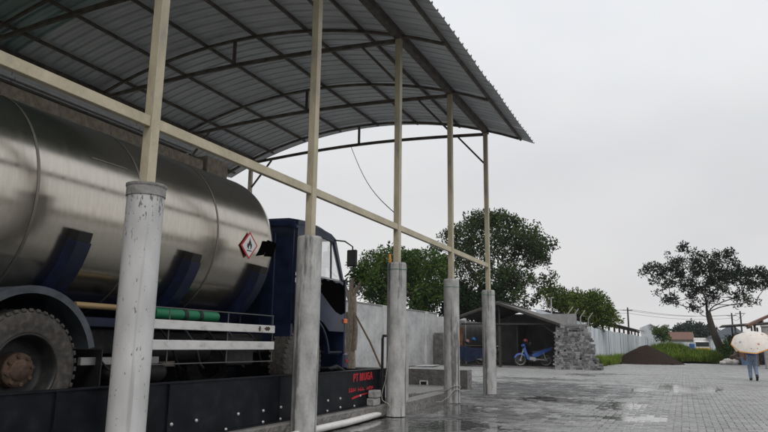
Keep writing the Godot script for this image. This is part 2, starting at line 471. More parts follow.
# ---------------------------------------------------------------- camera, sky, sun
func camera_and_sky():
	var cam := Camera3D.new()
	cam.name = "camera"
	cam.fov = rad_to_deg(2.0 * atan(216.0 / CAM_F))
	cam.near = 0.05
	cam.far = 3000.0
	add_child(cam)
	cam.transform = Transform3D(Basis(cr, cu, -cd), Vector3(0, CAM_H, 0))
	cam.current = true
	var env := Environment.new()
	env.tonemap_mode = Environment.TONE_MAPPER_LINEAR
	env.tonemap_exposure = 1.0
	env.background_mode = Environment.BG_SKY
	env.sdfgi_enabled = true
	env.ssao_enabled = true
	env.ssil_enabled = true
	# overcast: an even pale layer, a little brighter overhead, with faint cloud texture
	var w := 512
	var h := 256
	var im := Image.create(w, h, false, Image.FORMAT_RGB8)
	var f1 := noise(71, 1.3, 4)
	var f2 := noise(72, 3.0, 3)
	for y in h:
		var el := PI * (0.5 - (y + 0.5) / h)
		for x in w:
			var az := TAU * (x + 0.5) / w
			var d := Vector3(cos(el) * cos(az), sin(el), cos(el) * sin(az))
			var q := Vector3(d.x, d.y * 2.6, d.z)
			var t: float = f1.get_noise_3dv(q) * 0.075 + f2.get_noise_3dv(q) * 0.025
			var up: float = clamp(sin(el), 0.0, 1.0)
			var l: float = (0.74 + 0.58 * pow(up, 2.2) + t) / 1.4
			var base := Color(0.99, 0.985, 0.985).lerp(Color(0.97, 0.99, 1.03), clamp(up * 2.2 - t * 3.0, 0.0, 1.0))
			if el < 0.0: l = 0.73 / 1.4; base = Color(0.99, 0.985, 0.985)
			var c := Color(base.r * l, base.g * l, base.b * l).linear_to_srgb()
			im.set_pixel(x, y, c)
	var sm := PanoramaSkyMaterial.new()
	sm.panorama = ImageTexture.create_from_image(im)
	var sky := Sky.new()
	sky.sky_material = sm
	env.sky = sky
	env.background_energy_multiplier = 1.4
	env.fog_enabled = true
	env.fog_density = 0.00028
	env.fog_light_color = Color(0.84, 0.85, 0.87)
	var we := WorldEnvironment.new()
	we.name = "world_environment"
	we.environment = env
	add_child(we)
	var sun := DirectionalLight3D.new()
	sun.name = "sun"
	sun.light_energy = 0.4
	sun.light_angular_distance = 30.0
	sun.light_color = Color(1.0, 0.98, 0.95)
	sun.shadow_enabled = true
	add_child(sun)
	sun.look_at_from_position(Vector3(6, 12, 3), Vector3(0, 0, -6))

func _ready():
	rng.seed = 7
	setup_axes()
	camera_and_sky()
	materials()
	ground()
	canopy()
	office()
	weighbridge()
	tank_truck()
	yard_wall()
	parking_shed()
	white_fence()
	far_things()
	trees()
	clutter()
	motorbikes()
	umbrella_person()

# ---------------------------------------------------------------- ground
var und: FastNoiseLite
var und2: FastNoiseLite
var dips: Array = []
var stains: Array = []
func ground_h(x: float, z: float) -> float:
	var h: float = und.get_noise_2d(x, z) * 0.010 + und2.get_noise_2d(x, z) * 0.008
	for d in dips:
		var q := Vector2((x - d[0].x) / d[1], (z - d[0].z) / d[2]).length_squared()
		if q < 6.0: h -= d[3] * exp(-q)
	return h
func paver_tone(x: float, z: float) -> float:
	var t: float = 0.265 + und.get_noise_2d(x * 0.6 + 50.0, z * 0.6) * 0.05 + und2.get_noise_2d(x * 1.3, z * 1.3 + 90.0) * 0.055
	for d in stains:
		var q := Vector2((x - d[0].x) / d[1], (z - d[0].z) / d[2]).length()
		q += und2.get_noise_2d(x * 2.2 + 9.0, z * 2.2) * 0.9
		if q < 1.0: t *= lerp(d[3], 1.0, clamp(q * 1.5 - 0.5, 0.0, 1.0))
	return clamp(t, 0.03, 0.5)
func sheet_grid(x0: float, x1: float, z0: float, z1: float, nx: int, nz: int, fn: Callable) -> MB:
	var m := MB.new()
	var dx := (x1 - x0) / nx
	var dz := (z1 - z0) / nz
	var hs := []
	for j in nz + 1:
		var row := PackedFloat32Array()
		for i in nx + 1: row.append(fn.call(x0 + dx * i, z0 + dz * j))
		hs.append(row)
	var nrm := func(i: int, j: int) -> Vector3:
		var a: float = hs[j][min(i + 1, nx)] - hs[j][max(i - 1, 0)]
		var b: float = hs[min(j + 1, nz)][i] - hs[max(j - 1, 0)][i]
		return Vector3(-a / (2 * dx), 1, -b / (2 * dz)).normalized()
	for j in nz:
		for i in nx:
			var p := [[i, j], [i + 1, j], [i + 1, j + 1], [i, j + 1]]
			var q := []
			var n := []
			for e in p:
				q.append(Vector3(x0 + dx * e[0], hs[e[1]][e[0]], z0 + dz * e[1]))
				n.append(nrm.call(e[0], e[1]))
			m.sq(q[0], q[1], q[2], q[3], n[0], n[1], n[2], n[3])
	return m
func ground():
	und = noise(81, 0.16, 3)
	und2 = noise(82, 0.7, 3)
	# low spots that hold rain water, and dark muddy stains
	dips = [[gp(415, 424), 1.1, 0.9, 0.0144], [gp(445, 409), 0.8, 1.1, 0.0115], [gp(633, 418), 1.0, 1.6, 0.0108], [gp(618, 405), 1.0, 1.4, 0.0086], [gp(655, 388), 1.6, 2.2, 0.0101],
		[gp(690, 386), 1.2, 1.6, 0.0086], [gp(505, 386), 0.9, 1.2, 0.0086], [gp(540, 397), 0.8, 1.0, 0.0072], [gp(590, 374), 2.0, 3.0, 0.0086], [gp(480, 427), 0.8, 0.7, 0.0058], [gp(350, 430), 0.7, 0.8, 0.0101]]
	stains = [[gp(525, 389), 2.4, 1.1, 0.4], [gp(548, 383), 2.8, 1.0, 0.42], [gp(555, 394), 1.5, 0.7, 0.4], [gp(495, 384), 1.8, 0.9, 0.45], [gp(460, 412), 1.0, 0.6, 0.45], [gp(585, 401), 1.2, 0.4, 0.45], [Vector3(-3.9, 0, -6.0), 1.0, 6.5, 0.4], [gp(535, 388), 4.2, 3.6, 0.40], [gp(480, 400), 2.6, 3.0, 0.43], [gp(450, 418), 2.2, 2.0, 0.43], [gp(520, 385), 2.2, 1.2, 0.21], [gp(545, 393), 2.0, 1.5, 0.19], [gp(500, 396), 1.5, 1.2, 0.25], [gp(470, 412), 1.6, 1.4, 0.25], [gp(588, 403), 0.9, 0.7, 0.25], [gp(590, 416), 0.7, 0.35, 0.23],
		[gp(540, 379), 3.0, 1.2, 0.25], [gp(610, 391), 1.4, 0.8, 0.31], [gp(719, 428), 0.22, 0.22, 0.17], [gp(440, 425), 1.2, 0.8, 0.28], [gp(560, 386), 1.6, 1.0, 0.28]]
	# earth to the horizon, bedding sand under the blocks
	var e := MB.new()
	e.quad(Vector3(-900, -0.09, 60), Vector3(900, -0.09, 60), Vector3(900, -0.09, -1500), Vector3(-900, -0.09, -1500), Vector3.UP)
	single("ground", e, M.earth, Vector3(0, -0.09, 0), "brown green open earth stretching to the horizon", "ground", "", "structure")
	var b := MB.new()
	b.quad(Vector3(-14, -0.045, 6), Vector3(22, -0.045, 6), Vector3(22, -0.045, -59), Vector3(-14, -0.045, -59), Vector3.UP)
	var pav := thing("pavement", "wet grey interlocking block paving of the yard", "pavement", Vector3(0, 0, 0), "", "structure")
	part("bedding", b, M.joint, pav)
	# blocks in herringbone
	var u := 0.105
	var list := []
	for j in range(-540, 20):
		var z := j * u
		var xr: float = 1.5 + max(0.0, -z) * 0.17
		var xl := -4.36 if z > -13.6 else (-5.36 if z > -17.4 else -13.2)
		if z > -5.0: continue
		for i in range(int(xl / u), int(xr / u) + 1):
			var t := posmod(i + j, 4)
			if t == 0: list.append([Vector3(i * u + u, 0, z + u * 0.5), false])
			elif t == 2: list.append([Vector3(i * u + u * 0.5, 0, z + u), true])
	var lod := []
	for a in list:
		var p: Vector3 = a[0]
		var s := to_px(p)
		var seen: bool = s.x > 300 and s.x < 772 and s.y < 436
		lod.append([(p.length() if seen else 1e6), a])
	lod.sort_custom(func(p, q): return p[0] < q[0])
	var shapes := []
	for k in 10:
		var m := MB.new()
		var tone := 0.06 + 0.035 * k
		m.col = Color(tone, tone, tone)
		m.box(Vector3(0, -0.03, 0), Vector3(0.204, 0.06, 0.0985), 0.0055)
		shapes.append(m.mesh())
	var white := MB.new()
	white.box(Vector3(0, -0.03, 0), Vector3(0.204, 0.06, 0.0985), 0.0055)
	var mm := MultiMesh.new()
	mm.transform_format = MultiMesh.TRANSFORM_3D
	mm.use_colors = true
	mm.mesh = white.mesh()
	mm.instance_count = lod.size() - 300
	for k in lod.size():
		var p: Vector3 = lod[k][1][0]
		var vert: bool = lod[k][1][1]
		var y: float = ground_h(p.x, p.z) + rng.randf_range(-0.0025, 0.0025)
		var gx: float = (ground_h(p.x + 0.1, p.z) - ground_h(p.x - 0.1, p.z)) / 0.2
		var gz: float = (ground_h(p.x, p.z + 0.1) - ground_h(p.x, p.z - 0.1)) / 0.2
		var bas := Basis(Vector3(0, 1, 0), (PI / 2 if vert else 0.0) + rng.randf_range(-0.012, 0.012))
		bas = Basis.from_euler(Vector3(gz + rng.randf_range(-0.012, 0.012), 0, -gx + rng.randf_range(-0.012, 0.012))) * bas
		var tone: float = clamp(paver_tone(p.x, p.z) * rng.randf_range(0.84, 1.16), 0.04, 0.45)
		var xf := Transform3D(bas, Vector3(p.x, y, p.z))
		if k < 300:
			inst("paving_block", shapes[clampi(int(round((tone - 0.06) / 0.035)), 0, 9)], M.paver, pav, xf)
		else:
			mm.set_instance_transform(k - 300, xf)
			mm.set_instance_color(k - 300, Color(tone, tone, tone * 0.985))
	var mi := MultiMeshInstance3D.new()
	mi.name = "paving_blocks_beyond"
	mi.multimesh = mm
	mi.material_override = M.paver
	mi.set_meta("kind", "stuff")
	pav.add_child(mi)
	# standing rain water: shows wherever the blocks have sunk below it
	var w := MB.new()
	w.quad(Vector3(-13, -0.0105, -5), Vector3(11, -0.0105, -5), Vector3(11, -0.0105, -58), Vector3(-13, -0.0105, -58), Vector3.UP)
	single("water", w, M.water, Vector3(0, -0.0105, 0), "shallow rain puddles standing on the sunken paving blocks", "water", "", "structure")

# ---------------------------------------------------------------- canopy
const RX := -4.24
const LX := -11.46
const ARC_X := -7.85
const ARC_Y := -4.15
const ARC_R := 11.37
func bay(k: int) -> float: return -(4.233 + 2.8215 * k)
func roof_y(x: float, off := 0.0) -> float:
	return ARC_Y + sqrt((ARC_R + off) * (ARC_R + off) - (x - ARC_X) * (x - ARC_X))
func arc_p(x: float, z: float, off: float) -> Vector3:
	var d := Vector2(x - ARC_X, sqrt(ARC_R * ARC_R - (x - ARC_X) * (x - ARC_X))).normalized()
	return Vector3(ARC_X + d.x * (ARC_R + off), ARC_Y + d.y * (ARC_R + off), z)
func column_tex() -> StandardMaterial3D:
	# whitewashed column: dark flecks of flaking paint, thickest at the top rim
	var w := 256
	var h := 512
	var im := Image.create(w, h, false, Image.FORMAT_RGB8)
	var a := noise(91, 0.05, 4)
	var b := noise(92, 0.11, 3)
	var s := noise(93, 0.03, 4)
	for y in h:
		for x in w:
			var px := cos(TAU * x / w) * 40.0
			var pz := sin(TAU * x / w) * 40.0
			var hy := 1.0 - y / float(h)
			var v: float = 0.50 + s.get_noise_3d(px * 0.5, y * 0.25, pz * 0.5) * 0.12
			var fl: float = a.get_noise_3d(px * 1.7, y * 0.55, pz * 1.7) * 0.75 + b.get_noise_3d(px * 1.6, y * 0.9, pz * 1.6) * 0.55
			var lim: float = 0.47 - 0.32 * smoothstep(0.72, 0.99, 1.0 - hy) - 0.06 * smoothstep(0.0, 0.15, hy) * 0.0
			if fl > lim: v = lerp(v, 0.11, clamp((fl - lim) * 9.0, 0.0, 0.9))
			var st: float = s.get_noise_3d(px * 1.6, y * 0.05, pz * 1.6 + 300.0)
			if st > 0.25: v *= lerp(1.0, 0.75, clamp((st - 0.25) * 4.0, 0.0, 1.0))
			im.set_pixel(x, y, Color(v, v, v * 1.0).linear_to_srgb())
	im.generate_mipmaps()
	var m := pm(Color(1, 1, 1), 0.65)
	m.albedo_texture = ImageTexture.create_from_image(im)
	m.uv1_scale = Vector3(1, 1.0 / 2.44, 1)
	return m
func grey_column_tex(sd: int) -> StandardMaterial3D:
	# bare cement with black algae runs down it and paler laitance patches
	var w := 128
	var h := 384
	var im := Image.create(w, h, false, Image.FORMAT_RGB8)
	var a := noise(sd, 0.05, 4)
	var b := noise(sd + 1, 0.12, 3)
	for y in h:
		for x in w:
			var px := cos(TAU * x / w) * 30.0
			var pz := sin(TAU * x / w) * 30.0
			var v: float = 0.37 + a.get_noise_3d(px * 0.6, y * 0.3, pz * 0.6) * 0.16 + b.get_noise_3d(px, y, pz) * 0.05
			var st: float = a.get_noise_3d(px * 0.9 + 200.0, y * 0.035, pz * 0.9) + b.get_noise_3d(px, y * 0.25, pz) * 0.22
			if st > 0.1: v *= lerp(1.0, 0.3, clamp((st - 0.1) * 3.2, 0.0, 1.0))
			im.set_pixel(x, y, Color(v, v, v * 0.985).linear_to_srgb())
	im.generate_mipmaps()
	var m := pm(Color(1, 1, 1), 0.7)
	m.albedo_texture = ImageTexture.create_from_image(im)
	m.uv1_scale = Vector3(1, 1.0 / 2.44, 1)
	return m
func canopy():
	var greys := [grey_column_tex(95), grey_column_tex(97), grey_column_tex(101)]
	var t := thing("weighbridge_canopy", "open canopy with grey corrugated barrel roof on cream posts and concrete columns", "canopy", Vector3(RX, 0, bay(2)))
	var pale := column_tex()
	for k in range(-2, 5):
		var z := bay(k)
		for side in [RX, LX]:
			if side == LX and k < 3: continue
			var c := MB.new()
			var r := 0.158
			c.lathe(Vector3(side, 0, z), Vector3.UP, [Vector2(r + 0.004, 0), Vector2(r, 0.05), Vector2(r, 1.2), Vector2(r, 2.41), Vector2(r, 2.41), Vector2(r - 0.012, 2.44), Vector2(r - 0.012, 2.44), Vector2(0.0, 2.44)], 28)
			var near: bool = k <= 0 and side == RX
			var cn := part("concrete_column", c, pale if near else greys[posmod(k, 3)], t, "whitewashed round concrete column with dark flecks near its rim" if near else "round grey cast concrete column with dark vertical stains")
			if k <= 0 and side == RX:
				var col := MB.new()
				col.lathe(Vector3(side, 0, z), Vector3.UP, [Vector2(r + 0.002, 2.355), Vector2(r + 0.009, 2.355), Vector2(r + 0.009, 2.355), Vector2(r + 0.009, 2.432), Vector2(r + 0.009, 2.432), Vector2(r + 0.016, 2.44), Vector2(r + 0.016, 2.462), Vector2(r + 0.016, 2.462), Vector2(0, 2.462)], 28)
				part("collar", col, M.conc, cn)
			if k >= 2 and side == RX:
				var st := MB.new()
				st.torus(Vector3(side, 2.33 - 0.05 * (k % 2), z), Vector3(0.03, 1, 0.04), r + 0.004, 0.004, 24, 6)
				part("tie_string", st, pm(Color(0.03, 0.22, 0.14), 0.6), cn)
			part("post", pbar(Vector3(side, 2.44, z), Vector3(side, 6.44, z), 0.1, 0.1, Vector3(0, 0, 1)), M.cream, t)
			if side == RX and k < 4:
				part("rail", pbar(Vector3(side + 0.004, 3.04, z - 0.052), Vector3(side + 0.004, 3.04, bay(k + 1) + 0.052), 0.06, 0.1), M.cream, t)
			# knee brace from post to tie
			var sg := 1.0 if side == LX else -1.0
			part("brace", pbar(Vector3(side + sg * 0.05, 5.66, z), Vector3(side + sg * 0.72, 6.42, z), 0.045, 0.045, Vector3(0, 0, 1)), M.brown_steel, t)
		# tie, slightly cambered, king strut, curved rafter
		var tie := MB.new()
		var pts := []
		for i in 13:
			var x := lerpf(RX - 0.06, LX + 0.06, i / 12.0)
			pts.append(Vector3(x, 6.42 + 0.15 * sin(PI * i / 12.0), z))
		for i in 12: tie.bar(pts[i], pts[i + 1] + (pts[i + 1] - pts[i]).normalized() * 0.004, 0.06, 0.07, Vector3.UP, 0.0)
		part("tie_beam", tie, M.brown_steel, t)
		part("king_strut", pbar(Vector3(ARC_X, 6.58, z), Vector3(ARC_X, roof_y(ARC_X) - 0.13, z), 0.055, 0.055, Vector3(0, 0, 1)), M.brown_steel, t)
		var ra := MB.new()
		var xs := 20
		for i in xs:
			var x0 := lerpf(-3.35, -12.35, float(i) / xs)
			var x1 := lerpf(-3.35, -12.35, float(i + 1) / xs)
			ra.bar(arc_p(x0, z, -0.105), arc_p(x1, z, -0.105), 0.05, 0.05, Vector3.UP, 0.0)
		part("rafter", ra, M.brown_steel, t)
	var z0 := 3.2
	var z1 := -15.87
	for x in [RX, LX]:
		part("edge_beam", pb(Vector3(x, 6.515, (1.6 + bay(4) - 0.12) / 2), Vector3(0.13, 0.15, 1.6 - bay(4) + 0.12), 0.008), M.brown_steel, t)
	for x in [-3.38, -5.0, -6.2, -7.4, -8.6, -9.8, -10.9, -12.3]:
		var p: Vector3 = arc_p(x, 0, -0.05)
		part("purlin", pb(Vector3(p.x, p.y, (z0 + z1) / 2), Vector3(0.05, 0.06, z0 - z1 - 0.1), 0.004, Basis(Vector3(0, 0, 1), -asin((p.x - ARC_X) / ARC_R))), M.brown_steel, t)
	# curved profiled roof sheets, ribs running over the vault
	var zz := z0
	var idx := 0
	while zz > z1 + 0.05:
		var w: float = min(1.0, zz - z1)
		var prof := []
		var x := 0.0
		while x < w - 0.01:
			for q in [[0.0, 0.0], [0.085, 0.0], [0.092, 0.006], [0.099, 0.0], [0.175, 0.0], [0.195, 0.034], [0.23, 0.034], [0.25, 0.0]]:
				if q[0] < 0.25 or x + 0.25 > w - 0.01: prof.append(Vector2(x + q[0], q[1]))
			x += 0.25
		prof.append(Vector2(w + 0.03, 0.004))
		var lift := 0.004 * (idx % 2)
		var mb := MB.new()
		var na := 26
		for i in na:
			var x0 := lerpf(-3.1 - 0.01 * (idx % 3), -12.6, float(i) / na)
			var x1 := lerpf(-3.1 - 0.01 * (idx % 3), -12.6, float(i + 1) / na)
			for k in prof.size() - 1:
				var a: Vector2 = prof[k]
				var b: Vector2 = prof[k + 1]
				if b.x - a.x < 1e-4: continue
				var e := (b - a).normalized()
				var n0 := Vector3(0, e.x, e.y)
				var r0 := Vector3(x0 - ARC_X, sqrt(ARC_R * ARC_R - (x0 - ARC_X) * (x0 - ARC_X)), 0).normalized()
				var r1 := Vector3(x1 - ARC_X, sqrt(ARC_R * ARC_R - (x1 - ARC_X) * (x1 - ARC_X)), 0).normalized()
				var q0 := r0 * e.x + Vector3(0, 0, e.y)
				var q1 := r1 * e.x + Vector3(0, 0, e.y)
				mb.sq(arc_p(x0, zz - a.x, a.y + lift), arc_p(x1, zz - a.x, a.y + lift), arc_p(x1, zz - b.x, b.y + lift), arc_p(x0, zz - b.x, b.y + lift), q0, q1, q1, q0)
		part("roof_sheet", mb, M.sheet_green if zz > -6.9 else M.sheet, t, "green tinted corrugated roof sheet" if zz > -6.9 else "")
		zz -= 1.0
		idx += 1
	# a slack cable from the roof down to a post, a beacon on a column
	var ca := []
	var a0 := Vector3(-8.1, 6.55, bay(4))
	var a1 := onx(392, 217, RX)
	a1 = Vector3(RX - 0.06, 3.3, bay(2))
	for i in 11:
		var s := i / 10.0
		ca.append(a0.lerp(a1, s) - Vector3(0, 0.25 * sin(PI * s), 0))
	part("cable", ptube(ca, 0.008, -1, 5), M.wire, t)
	var bc := MB.new()
	bc.lathe(Vector3(RX - 0.11, 2.44, bay(2) + 0.05), Vector3.UP, [Vector2(0.03, 0), Vector2(0.03, 0.06), Vector2(0.03, 0.06), Vector2(0.026, 0.07), Vector2(0.024, 0.14), Vector2(0.0, 0.16)], 12)
	part("beacon", bc, pm(Color(0.45, 0.2, 0.03), 0.4), t)

# ---------------------------------------------------------------- office block behind the truck
func office():
	var t := thing("weigh_office", "stained beige office block with grey sheet fascia behind the tank", "building", Vector3(-9.9, 0, -4))
	part("wall", pb(Vector3(-9.9, 2.36, -3.0), Vector3(2.6, 4.72, 14.1), 0.01), M.office, t)
	part("pillar", pb(Vector3(-8.86, 2.43, -10.5), Vector3(0.52, 4.86, 0.66), 0.012), M.office, t)
	var z := 3.8
	while z > -9.5:
		var w: float = min(2.4, z + 9.6)
		part("fascia_sheet", pb(Vector3(-8.585, 4.94, z - w / 2), Vector3(0.03, 0.37, w - 0.012), 0.003), M.zinc, t)
		part("gutter", pb(Vector3(-8.53, 4.80, z - w / 2), Vector3(0.08, 0.05, w - 0.012), 0.01), M.zinc, t)
		z -= 2.4
	part("roof_slab", pb(Vector3(-9.9, 4.93, -2.9), Vector3(2.55, 0.36, 13.4), 0.01), M.conc, t)
	part("drain_pipe", pbar(Vector3(-8.56, 5.07, -9.62), Vector3(-8.56, 5.05, -10.4), 0.04, 0.03), M.zinc, t)

# ---------------------------------------------------------------- weighbridge
func weighbridge():
	var t := thing("weighbridge", "black steel weighbridge with red hand lettering on a concrete plinth", "weighbridge", Vector3(-5.9, 0, -3))
	var z0 := 5.0
	var z1 := -10.02
	var zl := z0 - z1
	var zm := (z0 + z1) / 2
	for x in [-4.5, -7.5]:
		var g := MB.new()
		g.box(Vector3(x, 0.455, zm), Vector3(0.014, 0.52, zl), 0.002)
		part("girder_web", g, M.girder, t)
		var f := MB.new()
		f.box(Vector3(x - 0.045, 0.715, zm), Vector3(0.13, 0.014, zl + 0.01), 0.003)
		part("girder_flange", f, M.girder, t)
		var f2 := MB.new()
		f2.box(Vector3(x, 0.188, zm), Vector3(0.1, 0.014, zl + 0.01), 0.003)
		part("girder_flange", f2, M.girder, t)
	for z in [2.0, 0.2, -1.6, onx(55, 410, -4.48).z, onx(168, 410, -4.48).z, onx(279, 410, -4.48).z]:
		part("stiffener", pb(Vector3(-4.482, 0.455, z), Vector3(0.024, 0.51, 0.012), 0.002), M.girder, t)
	var bm := MB.new()
	bm.lathe(Vector3.ZERO, Vector3(1, 0, 0), [Vector2(0.019, 0), Vector2(0.019, 0.006), Vector2(0.019, 0.006), Vector2(0.014, 0.016), Vector2(0.0, 0.018)], 6)
	var bmesh := bm.mesh()
	for q in [[171, 424.5], [196, 420.5], [225.5, 429.5], [238, 414], [263, 410.8], [262.7, 422], [280.7, 407.3], [280, 419], [327.7, 400.7], [327, 411], [340, 398.5], [340, 407.5], [360, 395.7], [354, 406]]:
		var p := onx(q[0], q[1], -4.492)
		inst("bolt", bmesh, M.bolt, t, Transform3D(Basis(), p))
	z0 = 4.8
	while z0 > z1:
		var w: float = min(2.5, z0 - z1)
		part("deck_plate", pb(Vector3(-6.0, 0.33, z0 - w / 2), Vector3(2.95, 0.03, w - 0.008), 0.003), M.chassis, t)
		z0 -= 2.5
	part("end_plate", pb(Vector3(-6.08, 0.43, z1 - 0.012), Vector3(2.95, 0.55, 0.02), 0.003), M.girder, t)
	# plinth and approach slab with its sump
	part("plinth", pb(Vector3(-4.65, 0.09, -2.6), Vector3(0.6, 0.18, 15.0), 0.02), M.conc_wet, t)
	part("plinth", pb(Vector3(-7.5, 0.09, -2.6), Vector3(0.52, 0.18, 15.0), 0.02), M.conc_wet, t)
	part("footing", pb(Vector3(-6.1, -0.02, -2.9), Vector3(2.3, 0.06, 15.0), 0.0), M.chassis, t)
	var k := MB.new()
	k.prism(PackedVector2Array([Vector2(-4.32, -10.42), Vector2(-4.56, -13.4), Vector2(-4.85, -13.4), Vector2(-4.62, -10.42)]), Vector3(0, 0.15, 0), Vector3(1, 0, 0), Vector3(0, 0, 1), 0.2)
	part("kerb", k, M.conc_wet, t)
	part("slab", pb(Vector3(-6.95, 0.02, -15.1), Vector3(3.1, 0.1, 3.55), 0.01), M.conc_wet, t)
	part("slab", pb(Vector3(-6.6, 0.05, -11.9), Vector3(2.7, 0.14, 2.85), 0.01), M.conc_wet, t)
	part("sump", pb(Vector3(-4.95, -0.03, -11.9), Vector3(0.5, 0.03, 2.8), 0.0), M.black, t)
	var rp := MB.new()
	rp.prism(PackedVector2Array([Vector2(-16.9, 0), Vector2(-16.9, 0.475), Vector2(-17.3, 0.475), Vector2(-17.3, 0)]), Vector3(-5.22, 0, 0), Vector3(0, 0, 1), Vector3(0, 1, 0), 3.3)
	part("approach_ramp", rp, M.conc_wet, t)
	var o := onz(424, 384.5, -16.89)
	part("outlet_frame", pb(o + Vector3(0, 0.09, 0.02), Vector3(0.22, 0.03, 0.05), 0.004), M.pvc, t)
	part("outlet_frame", pb(o + Vector3(-0.1, 0, 0.02), Vector3(0.03, 0.16, 0.05), 0.004), M.pvc, t)
	part("outlet_frame", pb(o + Vector3(0.1, 0, 0.02), Vector3(0.03, 0.16, 0.05), 0.004), M.pvc, t)
	part("outlet_hole", pb(o + Vector3(0, 0, 0.012), Vector3(0.17, 0.15, 0.02), 0.0), M.black, t)
	# red brush lettering
	var let := MeshInstance3D.new()
	let.name = "lettering"
	var tmesh := TextMesh.new()
	var fo := SystemFont.new()
	fo.font_names = PackedStringArray(["Droid Sans"])
	fo.font_weight = 700
	tmesh.font = fo
	tmesh.text = "PT MUGA"
	tmesh.font_size = 32
	tmesh.pixel_size = 0.005
	tmesh.depth = 0.004
	let.mesh = tmesh
	let.material_override = M.red
	var lp := onx(363, 376.8, -4.49)
	let.transform = Transform3D(Basis(Vector3(0, 1, 0), PI / 2) * Basis(Vector3(0, 0, 1), 0.02), lp - t.position)
	let.scale = Vector3(0.96, 1.0, 1.0)
	t.add_child(let, true)
	# second line: short hand-painted strokes, then a long brush stroke
	var st := MB.new()
	rng.seed = 12
	var z := -8.73
	var n := 0
	while z > -9.54:
		if n % 4 != 3:
			var hh := rng.randf_range(0.045, 0.065)
			st.box(Vector3(-4.491, 0.442, z), Vector3(0.003, hh, 0.014), 0.0, Basis(Vector3(1, 0, 0), rng.randf_range(-0.25, 0.25)))
			st.box(Vector3(-4.491, 0.442 + rng.randf_range(-0.02, 0.025), z - 0.028), Vector3(0.0032, 0.014, 0.045), 0.0)
			if rng.randf() < 0.6: st.box(Vector3(-4.4905, 0.447, z - 0.05), Vector3(0.0034, hh * 0.8, 0.012), 0.0)
		z -= 0.075
		n += 1
	part("small_lettering", st, M.red, t, "", "stuff")
	var us := MB.new()
	us.prism(PackedVector2Array([Vector2(8.809, 0.326), Vector2(8.906, 0.350), Vector2(9.148, 0.369), Vector2(9.409, 0.379), Vector2(9.409, 0.369), Vector2(9.148, 0.350), Vector2(8.954, 0.321), Vector2(8.828, 0.311)]), Vector3(-4.493, 0, 0), Vector3(0, 0, -1), Vector3(0, 1, 0), 0.004)
	part("lettering", us, M.red, t)

# ---------------------------------------------------------------- tank truck
const TX := -6.0
const TY := 2.37
const TR := 1.04
func arc_patch(a0: float, a1: float, z0: float, z1: float, r: float, nr := 10, nz := 2) -> MB:
	var m := MB.new()
	for i in nr:
		var t0 := lerpf(a0, a1, float(i) / nr)
		var t1 := lerpf(a0, a1, float(i + 1) / nr)
		for j in nz:
			var w0 := lerpf(z0, z1, float(j) / nz)
			var w1 := lerpf(z0, z1, float(j + 1) / nz)
			var d0 := Vector3(cos(t0), sin(t0), 0)
			var d1 := Vector3(cos(t1), sin(t1), 0)
			var o := Vector3(TX, TY, 0)
			m.sq(o + d0 * r + Vector3(0, 0, w0), o + d1 * r + Vector3(0, 0, w0), o + d1 * r + Vector3(0, 0, w1), o + d0 * r + Vector3(0, 0, w1), d0, d1, d1, d0)
	return m
func arc_block(a0: float, a1: float, z0: float, z1: float, r0: float, r1: float, nr := 12) -> MB:
	var m := arc_patch(a0, a1, z0, z1, r1, nr, 1)
	var o := Vector3(TX, TY, 0)
	for i in nr:
		var t0 := lerpf(a0, a1, float(i) / nr)
		var t1 := lerpf(a0, a1, float(i + 1) / nr)
		var d0 := Vector3(cos(t0), sin(t0), 0)
		var d1 := Vector3(cos(t1), sin(t1), 0)
		for z in [z0, z1]:
			var zv := Vector3(0, 0, z)
			m.quad(o + d0 * r0 + zv, o + d1 * r0 + zv, o + d1 * r1 + zv, o + d0 * r1 + zv, Vector3(0, 0, 1 if z == max(z0, z1) else -1))
	for a in [a0, a1]:
		var d := Vector3(cos(a), sin(a), 0)
		var tt := Vector3(-sin(a), cos(a), 0) * (1.0 if a == max(a0, a1) else -1.0)
		m.quad(o + d * r0 + Vector3(0, 0, z0), o + d * r1 + Vector3(0, 0, z0), o + d * r1 + Vector3(0, 0, z1), o + d * r0 + Vector3(0, 0, z1), tt)
	return m
